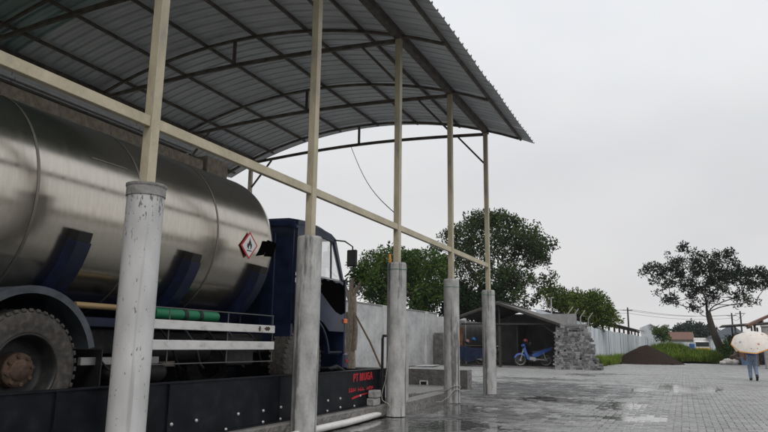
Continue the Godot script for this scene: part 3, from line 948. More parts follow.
func wheel(t: Node3D, x: float, z: float, sx: float, dual: bool):
	# sx: +1 outer face towards +x
	var w := Node3D.new()
	w.name = "wheel"
	t.add_child(w, true)
	w.position = Vector3(x, 0.855, z) - origin_of(t)
	var o := Vector3(x, 0.855, z)
	var ax := Vector3(sx, 0, 0)
	var R := 0.505
	for k in (2 if dual else 1):
		var of := -0.33 * k
		var ty := MB.new()
		ty.lathe(o + ax * of, ax, [Vector2(0.285, -0.25), Vector2(0.33, -0.275), Vector2(0.43, -0.27), Vector2(R - 0.03, -0.245), Vector2(R, -0.22), Vector2(R, -0.22), Vector2(R, -0.17), Vector2(R, -0.17), Vector2(R - 0.014, -0.165), Vector2(R - 0.014, -0.155), Vector2(R, -0.15), Vector2(R, -0.15), Vector2(R, -0.07), Vector2(R, -0.07), Vector2(R - 0.014, -0.065), Vector2(R - 0.014, -0.055), Vector2(R, -0.05), Vector2(R, -0.05), Vector2(R, -0.012), Vector2(R, -0.012), Vector2(R - 0.03, 0.022), Vector2(0.43, 0.045), Vector2(0.36, 0.042), Vector2(0.335, 0.03), Vector2(0.325, 0.034), Vector2(0.305, 0.02), Vector2(0.29, 0.005)], 48)
		# shoulder lugs
		for i in 44:
			var an := TAU * i / 44.0
			var d := Vector3(0, cos(an), sin(an))
			var tn := Vector3(0, -sin(an), cos(an))
			for s in [0.0, -0.232]:
				ty.box(o + ax * (of + s) + d * (R - 0.0148), Vector3(0.045, 0.032, 0.04), 0.004, Basis(ax, d, ax.cross(d)) * Basis(Vector3(0, 0, 1), 0.5 if s == 0.0 else -0.5))
		part("tyre", ty, M.rubber, w)
		var rm := MB.new()
		if dual:
			rm.lathe(o + ax * of, ax, [Vector2(0.312, 0.012), Vector2(0.30, 0.03), Vector2(0.288, 0.024), Vector2(0.283, 0.0), Vector2(0.272, -0.02), Vector2(0.268, -0.11), Vector2(0.25, -0.14), Vector2(0.2, -0.15), Vector2(0.12, -0.155), Vector2(0.0, -0.155)], 40)
		else:
			rm.lathe(o + ax * of, ax, [Vector2(0.312, 0.012), Vector2(0.30, 0.03), Vector2(0.288, 0.024), Vector2(0.275, -0.05), Vector2(0.25, -0.03), Vector2(0.2, 0.03), Vector2(0.12, 0.05), Vector2(0.0, 0.05)], 40)
		part("rim", rm, M.rim, w)
	var hub := MB.new()
	if dual:
		hub.lathe(o, ax, [Vector2(0.15, -0.152), Vector2(0.145, -0.07), Vector2(0.145, -0.07), Vector2(0.135, -0.055), Vector2(0.09, -0.05), Vector2(0.09, -0.05), Vector2(0.085, -0.035), Vector2(0.0, -0.032)], 24)
	else:
		hub.lathe(o, ax, [Vector2(0.1, 0.05), Vector2(0.1, 0.09), Vector2(0.09, 0.1), Vector2(0.0, 0.1)], 24)
	part("hub", hub, M.rust, w)
	for i in 8:
		var an := TAU * i / 8.0 + 0.2
		var q := o + Vector3(0, cos(an), sin(an)) * (0.118 if dual else 0.16)
		var nb := MB.new()
		nb.lathe(q + ax * (-0.065 if dual else 0.03), ax, [Vector2(0.018, 0), Vector2(0.018, 0.03), Vector2(0.018, 0.03), Vector2(0.0, 0.032)], 6)
		part("wheel_nut", nb, M.rust, w)
func curve_z(c: Vector3, r: float, a0: float, a1: float, n: int) -> Array:
	var p := []
	for i in n + 1:
		var a := lerpf(a0, a1, float(i) / n)
		p.append(c + Vector3(0, sin(a) * r, -cos(a) * r))
	return p
func tank_truck():
	var t := thing("tank_truck", "dark blue tank truck with bare stainless steel tank parked on the weighbridge", "truck", Vector3(TX, 0.345, -4.5))
	# ---- tank
	var tk := MB.new()
	var zf := -7.2
	var zr := -0.1
	var prof := []
	for i in 9:
		var a := PI / 2 * i / 8.0
		prof.append(Vector2(TR * pow(sin(a), 0.62), zr + 0.40 * cos(a) - 0.0))
	prof.append(Vector2(TR, -2.0)); prof.append(Vector2(TR, -4.0)); prof.append(Vector2(TR, zf))
	for i in range(1, 11):
		var a := PI / 2 * i / 10.0
		prof.append(Vector2(TR * pow(cos(a), 0.5), zf - 0.4 * sin(a)))
	prof.reverse()
	tk.lathe(Vector3(TX, TY, 0), Vector3(0, 0, 1), prof, 72)
	var tank := part("tank", tk, M.steel, t)
	for z in [-1.3, -2.5, -3.72, -4.93, -6.14]:
		part("seam", arc_patch(-PI / 2, PI * 1.5, z - 0.014, z + 0.014, TR + 0.003, 72, 1), M.seam, tank)
	for z in [-1.2, -2.7, -4.2, -5.72, -7.02]:
		var rr := TR
		var br := part("saddle_bracket", arc_block(-0.34, -1.45, z - 0.08, z + 0.08, rr - 0.06, rr + 0.13), M.blue, t)
		part("bracket_cap", arc_block(-0.26, -0.37, z - 0.075, z + 0.075, rr - 0.06, rr + 0.115, 3), M.black, br)
	# long scratch on the barrel
	var sc := arc_patch(0.46, 0.472, onx(91, 179, -5.05).z, onx(127, 188, -5.05).z, TR + 0.002, 2, 6)
	part("scratch", sc, M.seam, tank)
	# ---- flammable placard
	var pc := onx(249, 245.5, -4.95)
	pc.x = TX + TR + 0.012
	var pl := MB.new()
	var hs := 0.178
	pl.prism(PackedVector2Array([Vector2(0, -hs), Vector2(hs, 0.02), Vector2(0, hs), Vector2(-hs, -0.02)]), pc, Vector3(0, 0, -1), Vector3(0, 1, 0), 0.004)
	var pn := part("placard", pl, M.placard_red, t, "white diamond hazard placard with red border and black flame")
	var pw := MB.new()
	hs = 0.146
	pw.prism(PackedVector2Array([Vector2(0, -hs), Vector2(hs, 0.016), Vector2(0, hs), Vector2(-hs, -0.016)]), pc + Vector3(0.0045, 0, 0), Vector3(0, 0, -1), Vector3(0, 1, 0), 0.002)
	part("placard_field", pw, M.placard_white, pn)
	var fl := MB.new()
	var fp := PackedVector2Array([Vector2(-0.012, -0.05), Vector2(-0.045, -0.03), Vector2(-0.052, 0.0), Vector2(-0.036, 0.03), Vector2(-0.028, 0.012), Vector2(-0.018, 0.045), Vector2(-0.004, 0.062), Vector2(0.008, 0.1), Vector2(0.018, 0.06), Vector2(0.03, 0.045), Vector2(0.032, 0.02), Vector2(0.046, 0.03), Vector2(0.05, -0.005), Vector2(0.042, -0.032), Vector2(0.018, -0.05), Vector2(0.024, -0.02), Vector2(0.006, 0.012), Vector2(-0.014, -0.022)])
	fl.prism(fp, pc + Vector3(0.0068, 0, 0), Vector3(0, 0, -1), Vector3(0, 1, 0), 0.0015)
	fl.box(pc + Vector3(0.0075, -0.068, 0), Vector3(0.0015, 0.012, 0.1), 0.0)
	part("flame_symbol", fl, M.black, pn)
	# ---- painted-over dark plates beside it
	for q in [[[262, 241], [268, 241.5], [263.5, 255], [256, 256]], [[267, 240], [276, 243.5], [272.5, 257], [264, 256.5]]]:
		var m := MB.new()
		var pts := []
		for e in q:
			var p := onx(e[0], e[1], -4.97)
			pts.append(p)
		var nn := Vector3(1, 0.0, -0.02)
		m.quad(pts[0], pts[1], pts[2], pts[3], nn)
		for v in m.v.size():
			var p := m.v[v]
			var dy: float = p.y - TY
			p.x = TX + sqrt(max(TR * TR - dy * dy, 0.1)) * (1.0 if p.z > zf else 0.998) + 0.006
			m.v[v] = p
		part("blacked_out_panel", m, M.black_matt, tank)
	# ---- chassis
	for x in [-5.55, -6.45]:
		part("chassis_rail", pb(Vector3(x, 1.1, -4.6), Vector3(0.08, 0.26, 9.4), 0.01), M.chassis, t)
	for z in [-0.4, -1.7, -3.2, -4.6, -6.0, -7.4]:
		part("cross_member", pb(Vector3(-6.0, 1.12, z), Vector3(0.84, 0.16, 0.1), 0.008), M.chassis, t)
	part("sub_frame", pb(Vector3(-6.0, 1.29, -3.7), Vector3(1.25, 0.1, 7.0), 0.01), M.blue, t)
	part("axle", ptube([Vector3(-5.1, 0.855, -3.83), Vector3(-6.9, 0.855, -3.83)], 0.075, -1, 12), M.chassis, t)
	part("axle", ptube([Vector3(-5.1, 0.855, -2.5), Vector3(-6.9, 0.855, -2.5)], 0.075, -1, 12), M.chassis, t)
	part("front_axle", ptube([Vector3(-5.2, 0.8, -8.3), Vector3(-6.8, 0.8, -8.3)], 0.06, -1, 12), M.chassis, t)
	part("drive_shaft", ptube([Vector3(-6.0, 0.85, -3.9), Vector3(-6.0, 1.05, -7.4)], 0.05, -1, 12), M.chassis, t)
	part("fuel_tank", pb(Vector3(-6.85, 0.98, -6.2), Vector3(0.55, 0.5, 1.5), 0.06), M.chassis, t)
	part("battery_box", pb(Vector3(-5.32, 1.0, -6.95), Vector3(0.38, 0.34, 0.55), 0.02), M.chassis, t)
	for q in [[-5.3, 1.02, -5.35, -6.4, 0.13], [-5.3, 0.78, -5.0, -5.7, 0.1]]:
		var at := MB.new()
		at.lathe(Vector3(q[0], q[1], q[2]), Vector3(0, 0, -1), [Vector2(0, -0.05), Vector2(q[4] * 0.7, -0.03), Vector2(q[4], 0.02), Vector2(q[4], q[2] - q[3]), Vector2(q[4] * 0.7, q[2] - q[3] + 0.05), Vector2(0, q[2] - q[3] + 0.07)], 16)
		part("air_tank", at, M.chassis, t)
	part("step_bar", pb(Vector3(-5.1, 0.915, -4.95), Vector3(0.05, 0.075, 1.0), 0.006), M.grey_metal, t)
	part("spray_pipe", ptube([Vector3(-5.08, 1.43, -4.32), Vector3(-5.08, 1.43, -5.1)], 0.03, -1, 10), M.brass, t)
	part("cable_loop", ptube([Vector3(-5.05, 0.95, -4.62), Vector3(-5.02, 0.84, -4.72), Vector3(-5.03, 0.83, -4.85), Vector3(-5.05, 0.9, -4.95)], 0.012, -1, 6), M.black, t)
	for k in 6:
		rng.seed = 300 + k
		var z := -5.15 - 0.4 * k
		part("hose", ptube([Vector3(-5.2, 1.25, z), Vector3(-5.16, 1.05 + rng.randf() * 0.1, z - 0.15), Vector3(-5.2, 0.85, z - 0.2 - rng.randf() * 0.2), Vector3(-5.3, 0.8, z - 0.5)], 0.014, -1, 6), M.fender if k % 2 == 0 else M.black, t)
	# green hose canister with clamps
	var gz := [onx(153, 314, -5.1).z, onx(183, 316, -5.1).z, onx(198, 317, -5.1).z, onx(216, 318, -5.1).z]
	var can := part("hose_canister", ptube([Vector3(-5.1, 1.405, gz[0]), Vector3(-5.1, 1.405, gz[3])], 0.058, -1, 16), M.green, t, "bright green canister under the tank")
	for z in [gz[1], gz[2]]: part("clamp", ptube([Vector3(-5.1, 1.405, z + 0.03), Vector3(-5.1, 1.405, z - 0.03)], 0.064, -1, 16), M.chassis, can)
	# ---- side guard
	var sg := Node3D.new()
	sg.name = "side_guard"
	t.add_child(sg, true)
	var sx := -4.95
	part("guard_rail", pb(Vector3(sx, 1.285, -6.06), Vector3(0.03, 0.098, 2.68), 0.006), M.white, sg)
	part("guard_rail", pb(Vector3(sx, 1.073, -6.06), Vector3(0.03, 0.104, 2.68), 0.006), M.white, sg)
	for y in [1.462, 0.875]: part("guard_frame", pb(Vector3(sx - 0.02, y, -6.06), Vector3(0.012, 0.012, 2.7), 0.002), M.guard, sg)
	for z in [-4.73, -5.45, -6.45, -7.4]: part("guard_upright", pb(Vector3(sx - 0.026, 1.17, z), Vector3(0.012, 0.58, 0.012), 0.002), M.guard, sg)
	for e in [[-7.22, 1.29, 0.16, 0.055], [-7.05, 1.285, 0.06, 0.07]]:
		var rs := MB.new()
		var poly := PackedVector2Array()
		for i in 12: poly.append(Vector2(cos(TAU * i / 12.0) * e[2] * (0.4 + 0.12 * sin(i * 2.3)), sin(TAU * i / 12.0) * e[3] * (0.5 + 0.12 * cos(i * 3.1))))
		rs.prism(poly, Vector3(sx + 0.0155, e[1], e[0]), Vector3(0, 0, -1), Vector3(0, 1, 0), 0.001)
		part("rust_patch", rs, M.rust, sg)
	# ---- wheels and mudguards
	for s in [1.0, -1.0]:
		for z in [-3.83, -2.5]: wheel(t, TX + s * 0.98, z, s, true)
		wheel(t, TX + s * 0.96, -8.3, s, false)
	for s in [1.0, -1.0]:
		for z in [-3.83, -2.5]:
			var fe := MB.new()
			var n := 22
			for i in n:
				var a0 := lerpf(0.25, PI - 0.5, float(i) / n)
				var a1 := lerpf(0.25, PI - 0.5, float(i + 1) / n)
				if z == -2.5: a0 = lerpf(0.55, PI - 0.2, float(i) / n); a1 = lerpf(0.55, PI - 0.2, float(i + 1) / n)
				var c := Vector3(TX + s * 1.03, 0.88, z)
				var d0 := Vector3(0, sin(a0), -cos(a0))
				var d1 := Vector3(0, sin(a1), -cos(a1))
				var wv := Vector3(-s * 0.62, 0, 0)
				fe.sq(c + d0 * 0.675, c + d1 * 0.675, c + d1 * 0.675 + wv, c + d0 * 0.675 + wv, d0, d1, d1, d0)
				fe.sq(c + d0 * 0.66, c + d1 * 0.66, c + d1 * 0.66 + wv, c + d0 * 0.66 + wv, -d0, -d1, -d1, -d0)
				var lx := Vector3(s * 0.004, 0, 0)
				fe.quad(c + d0 * 0.68 + lx, c + d1 * 0.68 + lx, c + d1 * 0.615 + lx, c + d0 * 0.615 + lx, Vector3(s, 0, 0))
				fe.quad(c + d0 * 0.68 + lx, c + d1 * 0.68 + lx, c + d1 * 0.68 - lx * 2, c + d0 * 0.68 - lx * 2, d0)
			part("mudguard", fe, M.fender, t)
	part("mud_flap", pb(Vector3(-5.25, 0.8, -4.62), Vector3(0.5, 0.45, 0.012), 0.003), M.black, t)
	# ---- cab
	var cab := Node3D.new()
	cab.name = "cab"
	t.add_child(cab, true)
	var xr := -4.98
	var xl := -7.12
	var zb := -7.93
	var arch := []
	for i in 13:
		var ang := lerpf(0.16, PI - 0.95, i / 12.0)
		arch.append(Vector2(8.3 + cos(ang) * 0.64, 0.86 + sin(ang) * 0.64))     # (forward, up)
	for s in [1.0, -1.0]:
		var x := xr if s > 0 else xl
		var low := PackedVector2Array()
		low.append(Vector2(9.5, 0.96))
		for q in arch: low.append(q)
		low.append(Vector2(7.93, arch[12].y))
		low.append(Vector2(7.93, 2.12)); low.append(Vector2(9.40, 2.12)); low.append(Vector2(9.5, 1.8))
		var o := Vector3(x - 0.05 if s > 0 else x, 0, 0)
		var m := MB.new()
		m.prism(low, o, Vector3(0, 0, -1), Vector3(0, 1, 0), 0.05)
		part("side_panel", m, M.navy, cab)
		m = MB.new()
		m.prism(PackedVector2Array([Vector2(7.93, 2.123), Vector2(8.5, 2.123), Vector2(8.5, 2.74), Vector2(9.04, 2.70), Vector2(9.35, 2.123), Vector2(9.405, 2.123), Vector2(9.10, 2.76), Vector2(8.95, 2.82), Vector2(8.4, 2.88), Vector2(7.95, 2.88)]), o, Vector3(0, 0, -1), Vector3(0, 1, 0), 0.05)
		part("window_frame", m, M.navy, cab)
		m = MB.new()
		m.prism(PackedVector2Array([Vector2(8.49, 2.11), Vector2(9.36, 2.11), Vector2(9.045, 2.71), Vector2(8.49, 2.75)]), o + Vector3(0.022, 0, 0), Vector3(0, 0, -1), Vector3(0, 1, 0), 0.004)
		part("side_window", m, M.glass, cab)
		part("window_divider", pbar(Vector3(x - s * 0.02, 2.12, -9.0), Vector3(x - s * 0.02, 2.72, -8.97), 0.02, 0.03, Vector3(0, 0, 1)), M.black, cab)
		# door leaf, proud of the panel
		m = MB.new()
		m.prism(PackedVector2Array([Vector2(8.47, 2.10), Vector2(9.36, 2.10), Vector2(9.42, 1.8), Vector2(9.42, 1.3), Vector2(8.94, 1.3), Vector2(8.75, 1.42), Vector2(8.47, 1.52)]), Vector3(x if s > 0 else x - 0.012, 0, 0), Vector3(0, 0, -1), Vector3(0, 1, 0), 0.012)
		var door := part("door", m, M.navy, cab)
		part("door_handle", pb(Vector3(x + s * 0.03, 2.0, -8.56), Vector3(0.03, 0.035, 0.13), 0.008), M.black, door)
		if s > 0:
			var bl := MB.new()
			var poly := PackedVector2Array()
			for q in [[319.5, 277], [322, 280], [325, 278.5], [328, 281], [332, 280], [336, 283], [340, 283], [344, 286], [345, 300], [345, 313], [341, 315], [336, 312], [331, 306], [326, 299], [321, 292]]:
				var p := onx(q[0], q[1], x + 0.014)
				poly.append(Vector2(-p.z, p.y))
			bl.prism(poly, Vector3(x + 0.0125, 0, 0), Vector3(0, 0, -1), Vector3(0, 1, 0), 0.002)
			part("blacked_out_lettering", bl, M.black_matt, door)
		# wheel-arch lip
		var lip := MB.new()
		var lp := []
		for q in arch: lp.append(Vector3(x + s * 0.01, q.y, -q.x))
		lip.tube(lp, 0.022, -1, 8)
		part("arch_lip", lip, M.navy, cab)
		# indicator, step, mirror
		part("indicator", pb(Vector3(x + s * 0.02, 1.47, -9.44), Vector3(0.04, 0.075, 0.1), 0.012), M.orange, cab)
		part("step", pb(Vector3(x - s * 0.1, 0.98, -9.18), Vector3(0.22, 0.03, 0.4), 0.006), M.chassis, cab)
		part("step", pb(Vector3(x - s * 0.1, 0.74, -9.18), Vector3(0.22, 0.03, 0.4), 0.006), M.chassis, cab)
		var mi := Node3D.new()
		mi.name = "mirror"
		cab.add_child(mi, true)
		var mx: float = x + s * 0.2
		var mp := ptube([Vector3(x, 2.74, -9.06), Vector3(x + s * 0.1, 2.74, -9.22), Vector3(mx, 2.66, -9.3), Vector3(mx, 2.3, -9.34), Vector3(x + s * 0.05, 2.18, -9.34)], 0.012, -1, 8)
		part("mirror_arm", mp, M.black, mi)
		part("mirror_shell", pb(Vector3(mx, 2.47, -9.29), Vector3(0.17, 0.27, 0.06), 0.025), M.chassis, mi)
		part("mirror_glass", pb(Vector3(mx, 2.47, -9.257), Vector3(0.14, 0.24, 0.004), 0.0), M.mirror, mi)
	# back wall, front, floor
	part("back_wall", pb(Vector3((xr + xl) / 2, 2.0, zb - 0.03), Vector3(xr - xl - 0.1, 1.74, 0.05), 0.01), M.navy, cab)
	for k in 3: part("back_rib", pb(Vector3(-5.45 - 0.55 * k, 2.0, zb + 0.005), Vector3(0.22, 1.4, 0.03), 0.012), M.navy, cab)
	part("front_panel", pb(Vector3((xr + xl) / 2, 1.55, -9.49), Vector3(xr - xl, 1.16, 0.05), 0.02), M.navy, cab)
	part("grille", pb(Vector3((xr + xl) / 2, 1.35, -9.52), Vector3(1.5, 0.4, 0.03), 0.01), M.black, cab)
	for x in [-5.3, -6.8]:
		var hl := MB.new()
		hl.lathe(Vector3(x, 1.12, -9.5), Vector3(0, 0, -1), [Vector2(0.11, 0), Vector2(0.11, 0.03), Vector2(0.08, 0.05), Vector2(0, 0.055)], 16)
		part("headlight", hl, M.alu, cab)
	part("bumper", pb(Vector3((xr + xl) / 2, 0.84, -9.52), Vector3(xr - xl + 0.04, 0.26, 0.16), 0.03), M.navy, cab)
	part("floor_pan", pb(Vector3((xr + xl) / 2, 1.54, -8.7), Vector3(xr - xl - 0.1, 0.05, 1.5), 0.01), M.chassis, cab)
	part("reflector", pb(Vector3(xr + 0.025, 0.84, -9.52), Vector3(0.008, 0.05, 0.05), 0.002), M.red, cab)
	part("tow_hose", ptube([Vector3(-5.02, 0.72, -9.05), Vector3(-5.0, 0.76, -9.25), Vector3(-4.98, 0.7, -9.42), Vector3(-4.98, 0.56, -9.6)], 0.035, -1, 8), M.black, cab)
	var ws := MB.new()
	ws.quad(Vector3(xr - 0.03, 2.12, -9.44), Vector3(xl + 0.03, 2.12, -9.44), Vector3(xl + 0.06, 2.76, -9.12), Vector3(xr - 0.06, 2.76, -9.12), Vector3(0, 0.4, -1))
	part("windscreen", ws, M.glass, cab)
	# domed roof
	var rf := MB.new()
	var pz := [Vector2(-7.90, 2.80), Vector2(-7.92, 2.87), Vector2(-7.99, 2.93), Vector2(-8.3, 2.955), Vector2(-8.7, 2.935), Vector2(-8.95, 2.885), Vector2(-9.1, 2.80), Vector2(-9.14, 2.745)]
	var px := [[0.0, 0.12], [0.012, 0.07], [0.04, 0.03], [0.09, 0.008], [0.2, 0.0], [0.5, -0.015]]
	var xs := []
	for e in px: xs.append(e)
	for i in range(px.size() - 2, -1, -1): xs.append([1.0 - px[i][0], px[i][1]])
	var gridp := []
	for q in pz:
		var row := []
		for e in xs: row.append(Vector3(lerp(xr + 0.005, xl - 0.005, e[0]), max(q.y - e[1], 2.74), q.x))
		gridp.append(row)
	var nr := func(i: int, j: int) -> Vector3:
		var a: Vector3 = gridp[min(i + 1, pz.size() - 1)][j] - gridp[max(i - 1, 0)][j]
		var b: Vector3 = gridp[i][min(j + 1, xs.size() - 1)] - gridp[i][max(j - 1, 0)]
		var nn := a.cross(b)
		if nn.y < 0: nn = -nn
		return nn.normalized() if nn.length() > 1e-6 else Vector3.UP
	for i in pz.size() - 1:
		for j in xs.size() - 1:
			rf.sq(gridp[i][j], gridp[i + 1][j], gridp[i + 1][j + 1], gridp[i][j + 1], nr.call(i, j), nr.call(i + 1, j), nr.call(i + 1, j + 1), nr.call(i, j + 1))
	part("roof", rf, M.navy, cab)
	for x in [-5.45, -6.65]:
		part("seat", pb(Vector3(x, 1.75, -8.45), Vector3(0.5, 0.18, 0.5), 0.05), M.seat, cab)
		part("seat_back", pb(Vector3(x, 2.1, -8.2), Vector3(0.46, 0.6, 0.12), 0.05), M.seat, cab)
	var sw := MB.new()
	sw.torus(Vector3(-5.5, 2.1, -8.95), Vector3(0, 0.75, 0.6), 0.22, 0.016, 24, 8)
	part("steering_wheel", sw, M.black, cab)
	part("dashboard", pb(Vector3((xr + xl) / 2, 1.98, -9.28), Vector3(xr - xl - 0.12, 0.22, 0.3), 0.05), M.chassis, cab)

# ---------------------------------------------------------------- yard wall, shed, fence
func yard_wall():
	var t := thing("yard_wall", "tall grey rendered concrete wall behind the truck cab", "wall", Vector3(-13.6, 0, -26))
	part("wall_face", pb(Vector3(-13.7, 1.5, -23.0), Vector3(0.2, 3.0, 30.0), 0.01), M.wall, t)
	part("coping", pb(Vector3(-13.7, 3.03, -23.0), Vector3(0.26, 0.06, 30.0), 0.01), M.conc, t)
	for z in [-12.0, -18.0, -24.0, -30.0, -36.0]:
		part("pilaster", pb(Vector3(-13.56, 1.52, z), Vector3(0.16, 3.04, 0.32), 0.01), M.wall, t)
	part("wall_return", pb(Vector3(-12.75, 1.42, -38.1), Vector3(1.9, 2.84, 0.18), 0.01), M.wall, t)
	var s := gp(432, 366.5)
	var m := MB.new()
	m.box(Vector3(-12.6, 0.05, -33.6), Vector3(1.0, 0.03, 2.0), 0.004, Basis(Vector3(0, 1, 0), 0.2) * Basis(Vector3(0, 0, 1), 0.03))
	single("zinc_sheet", m, M.zinc, Vector3(-12.6, 0, -33.6), "loose grey metal sheet lying at the foot of the concrete wall", "metal sheet")
	var c := thing("metal_cabinet", "narrow dark metal cabinet standing against the concrete wall", "cabinet", Vector3(-13.2, 0, -37.3))
	part("body", pb(Vector3(-13.2, 0.95, -37.4), Vector3(0.6, 1.9, 0.5), 0.02), M.dark_wall, c)
	part("door", pb(Vector3(-13.2, 0.95, -37.135), Vector3(0.52, 1.76, 0.025), 0.008), M.old_roof, c)
func parking_shed():
	var zf := -35.7
	var zb := -43.0
	var l := onz(458, 317, zf)
	var a := onz(499, 302.5, zf)
	var r := onz(563, 324.5, zf)
	var xl := -11.9
	var xr := -6.05
	var t := thing("parking_shed", "low dark gabled motorcycle shed with grey sheet roof", "shed", Vector3((xl + xr) / 2, 0, -39))
	# roof slopes in strips
	for side in [[a, l], [a, r]]:
		var p0: Vector3 = side[0]
		var p1: Vector3 = side[1]
		var d := (p1 - p0)
		var z := zf + 0.35
		var k := 0
		while z > zb:
			var w: float = min(0.9, z - zb)
			var mid := (p0 + p1) / 2
			var bx := d.normalized()
			var by := Vector3(0, 0, 1).cross(bx).normalized()
			if by.y < 0: by = -by
			part("roof_sheet", pb(Vector3(mid.x, mid.y, z - w / 2) + by * (0.004 * (k % 2)), Vector3(d.length() + 0.03, 0.035, w + 0.04), 0.004, Basis(bx, by, bx.cross(by))), M.old_roof, t)
			z -= 0.9
			k += 1
		part("verge_board", pbar(Vector3(p0.x, p0.y - 0.07, zf + 0.36), Vector3(p1.x, p1.y - 0.07, zf + 0.36), 0.04, 0.12), M.dark_wood, t)
		part("rafter", pbar(Vector3(p0.x, p0.y - 0.12, zf), Vector3(p1.x, p1.y - 0.12, zf), 0.08, 0.1), M.dark_wood, t)
	part("ridge_board", pb(Vector3(a.x, a.y + 0.03, (zf + zb) / 2), Vector3(0.3, 0.03, zf - zb + 0.5), 0.006), M.old_roof, t)
	part("tie_beam", pb(Vector3((l.x + r.x) / 2 - 0.1, 2.32, zf), Vector3(r.x - l.x - 0.6, 0.1, 0.08), 0.006), M.dark_wood, t)
	part("king_post", pb(Vector3(a.x, (2.37 + a.y - 0.15) / 2, zf), Vector3(0.08, a.y - 0.15 - 2.37, 0.08), 0.006), M.dark_wood, t)
	for q in [[xl, l.y], [a.x, 2.3], [xr, r.y]]:
		part("post", pb(Vector3(q[0], (q[1] - 0.1) / 2, zf), Vector3(0.13, q[1] - 0.1, 0.13), 0.01), M.plaster if q[0] == xr else M.dark_wood, t)
	part("back_wall", pb(Vector3((xl + xr) / 2, 1.6, zb), Vector3(xr - xl, 3.2, 0.12), 0.0), M.dark_wall, t)
	part("side_wall", pb(Vector3(xl, 1.3, (zf + zb) / 2 - 0.2), Vector3(0.1, 2.6, zf - zb - 0.5), 0.0), M.dark_wall, t)
	part("side_wall", pb(Vector3(xr, 1.1, (zf + zb) / 2 - 0.2), Vector3(0.1, 2.2, zf - zb - 0.5), 0.0), M.dark_wall, t)
	part("partition", pb(Vector3(a.x - 0.1, 1.25, -41.6), Vector3(0.1, 2.5, 2.6), 0.0), M.dark_wall, t)
	part("brace", pbar(Vector3(xr, 1.7, zf), Vector3(xr - 0.8, 2.3, zf), 0.05, 0.05, Vector3(0, 0, 1)), M.dark_wood, t)
	part("orange_board", pb(Vector3(xl + 0.35, 1.5, zf - 0.5), Vector3(0.25, 1.3, 0.03), 0.004), pm(Color(0.16, 0.06, 0.02), 0.8), t)
	part("floor", pb(Vector3((xl + xr) / 2, 0.03, (zf + zb) / 2), Vector3(xr - xl + 0.3, 0.06, zf - zb), 0.01), M.conc_wet, t)
func fence_panel(i: int) -> Mesh:
	var m := MB.new()
	var n := 16
	rng.seed = 900 + i
	for k in n:
		var x0 := -0.5 + float(k) / n
		var x1 := -0.5 + float(k + 1) / n
		var d0 := 0.012 if k % 4 < 2 else -0.012
		var d1 := 0.012 if (k + 1) % 4 < 2 else -0.012
		var top := 2.4 + rng.randf_range(-0.002, 0.002)
		var nn := Vector3(d0 - d1, 0, x1 - x0).normalized()
		m.quad(Vector3(x0, 0, d0), Vector3(x1, 0, d1), Vector3(x1, top, d1), Vector3(x0, top, d0), nn)
		m.quad(Vector3(x0, 0, d0 - 0.01), Vector3(x1, 0, d1 - 0.01), Vector3(x1, top, d1 - 0.01), Vector3(x0, top, d0 - 0.01), -nn)
		m.quad(Vector3(x0, top, d0 - 0.01), Vector3(x1, top, d1 - 0.01), Vector3(x1, top, d1), Vector3(x0, top, d0), Vector3.UP)
	return m.mesh()
func fence_at(s: float) -> Vector3:     # metres along the fence from its near end
	return Vector3(-5.62 + s * 0.0384, 0, -38.3 - s * 0.99926)
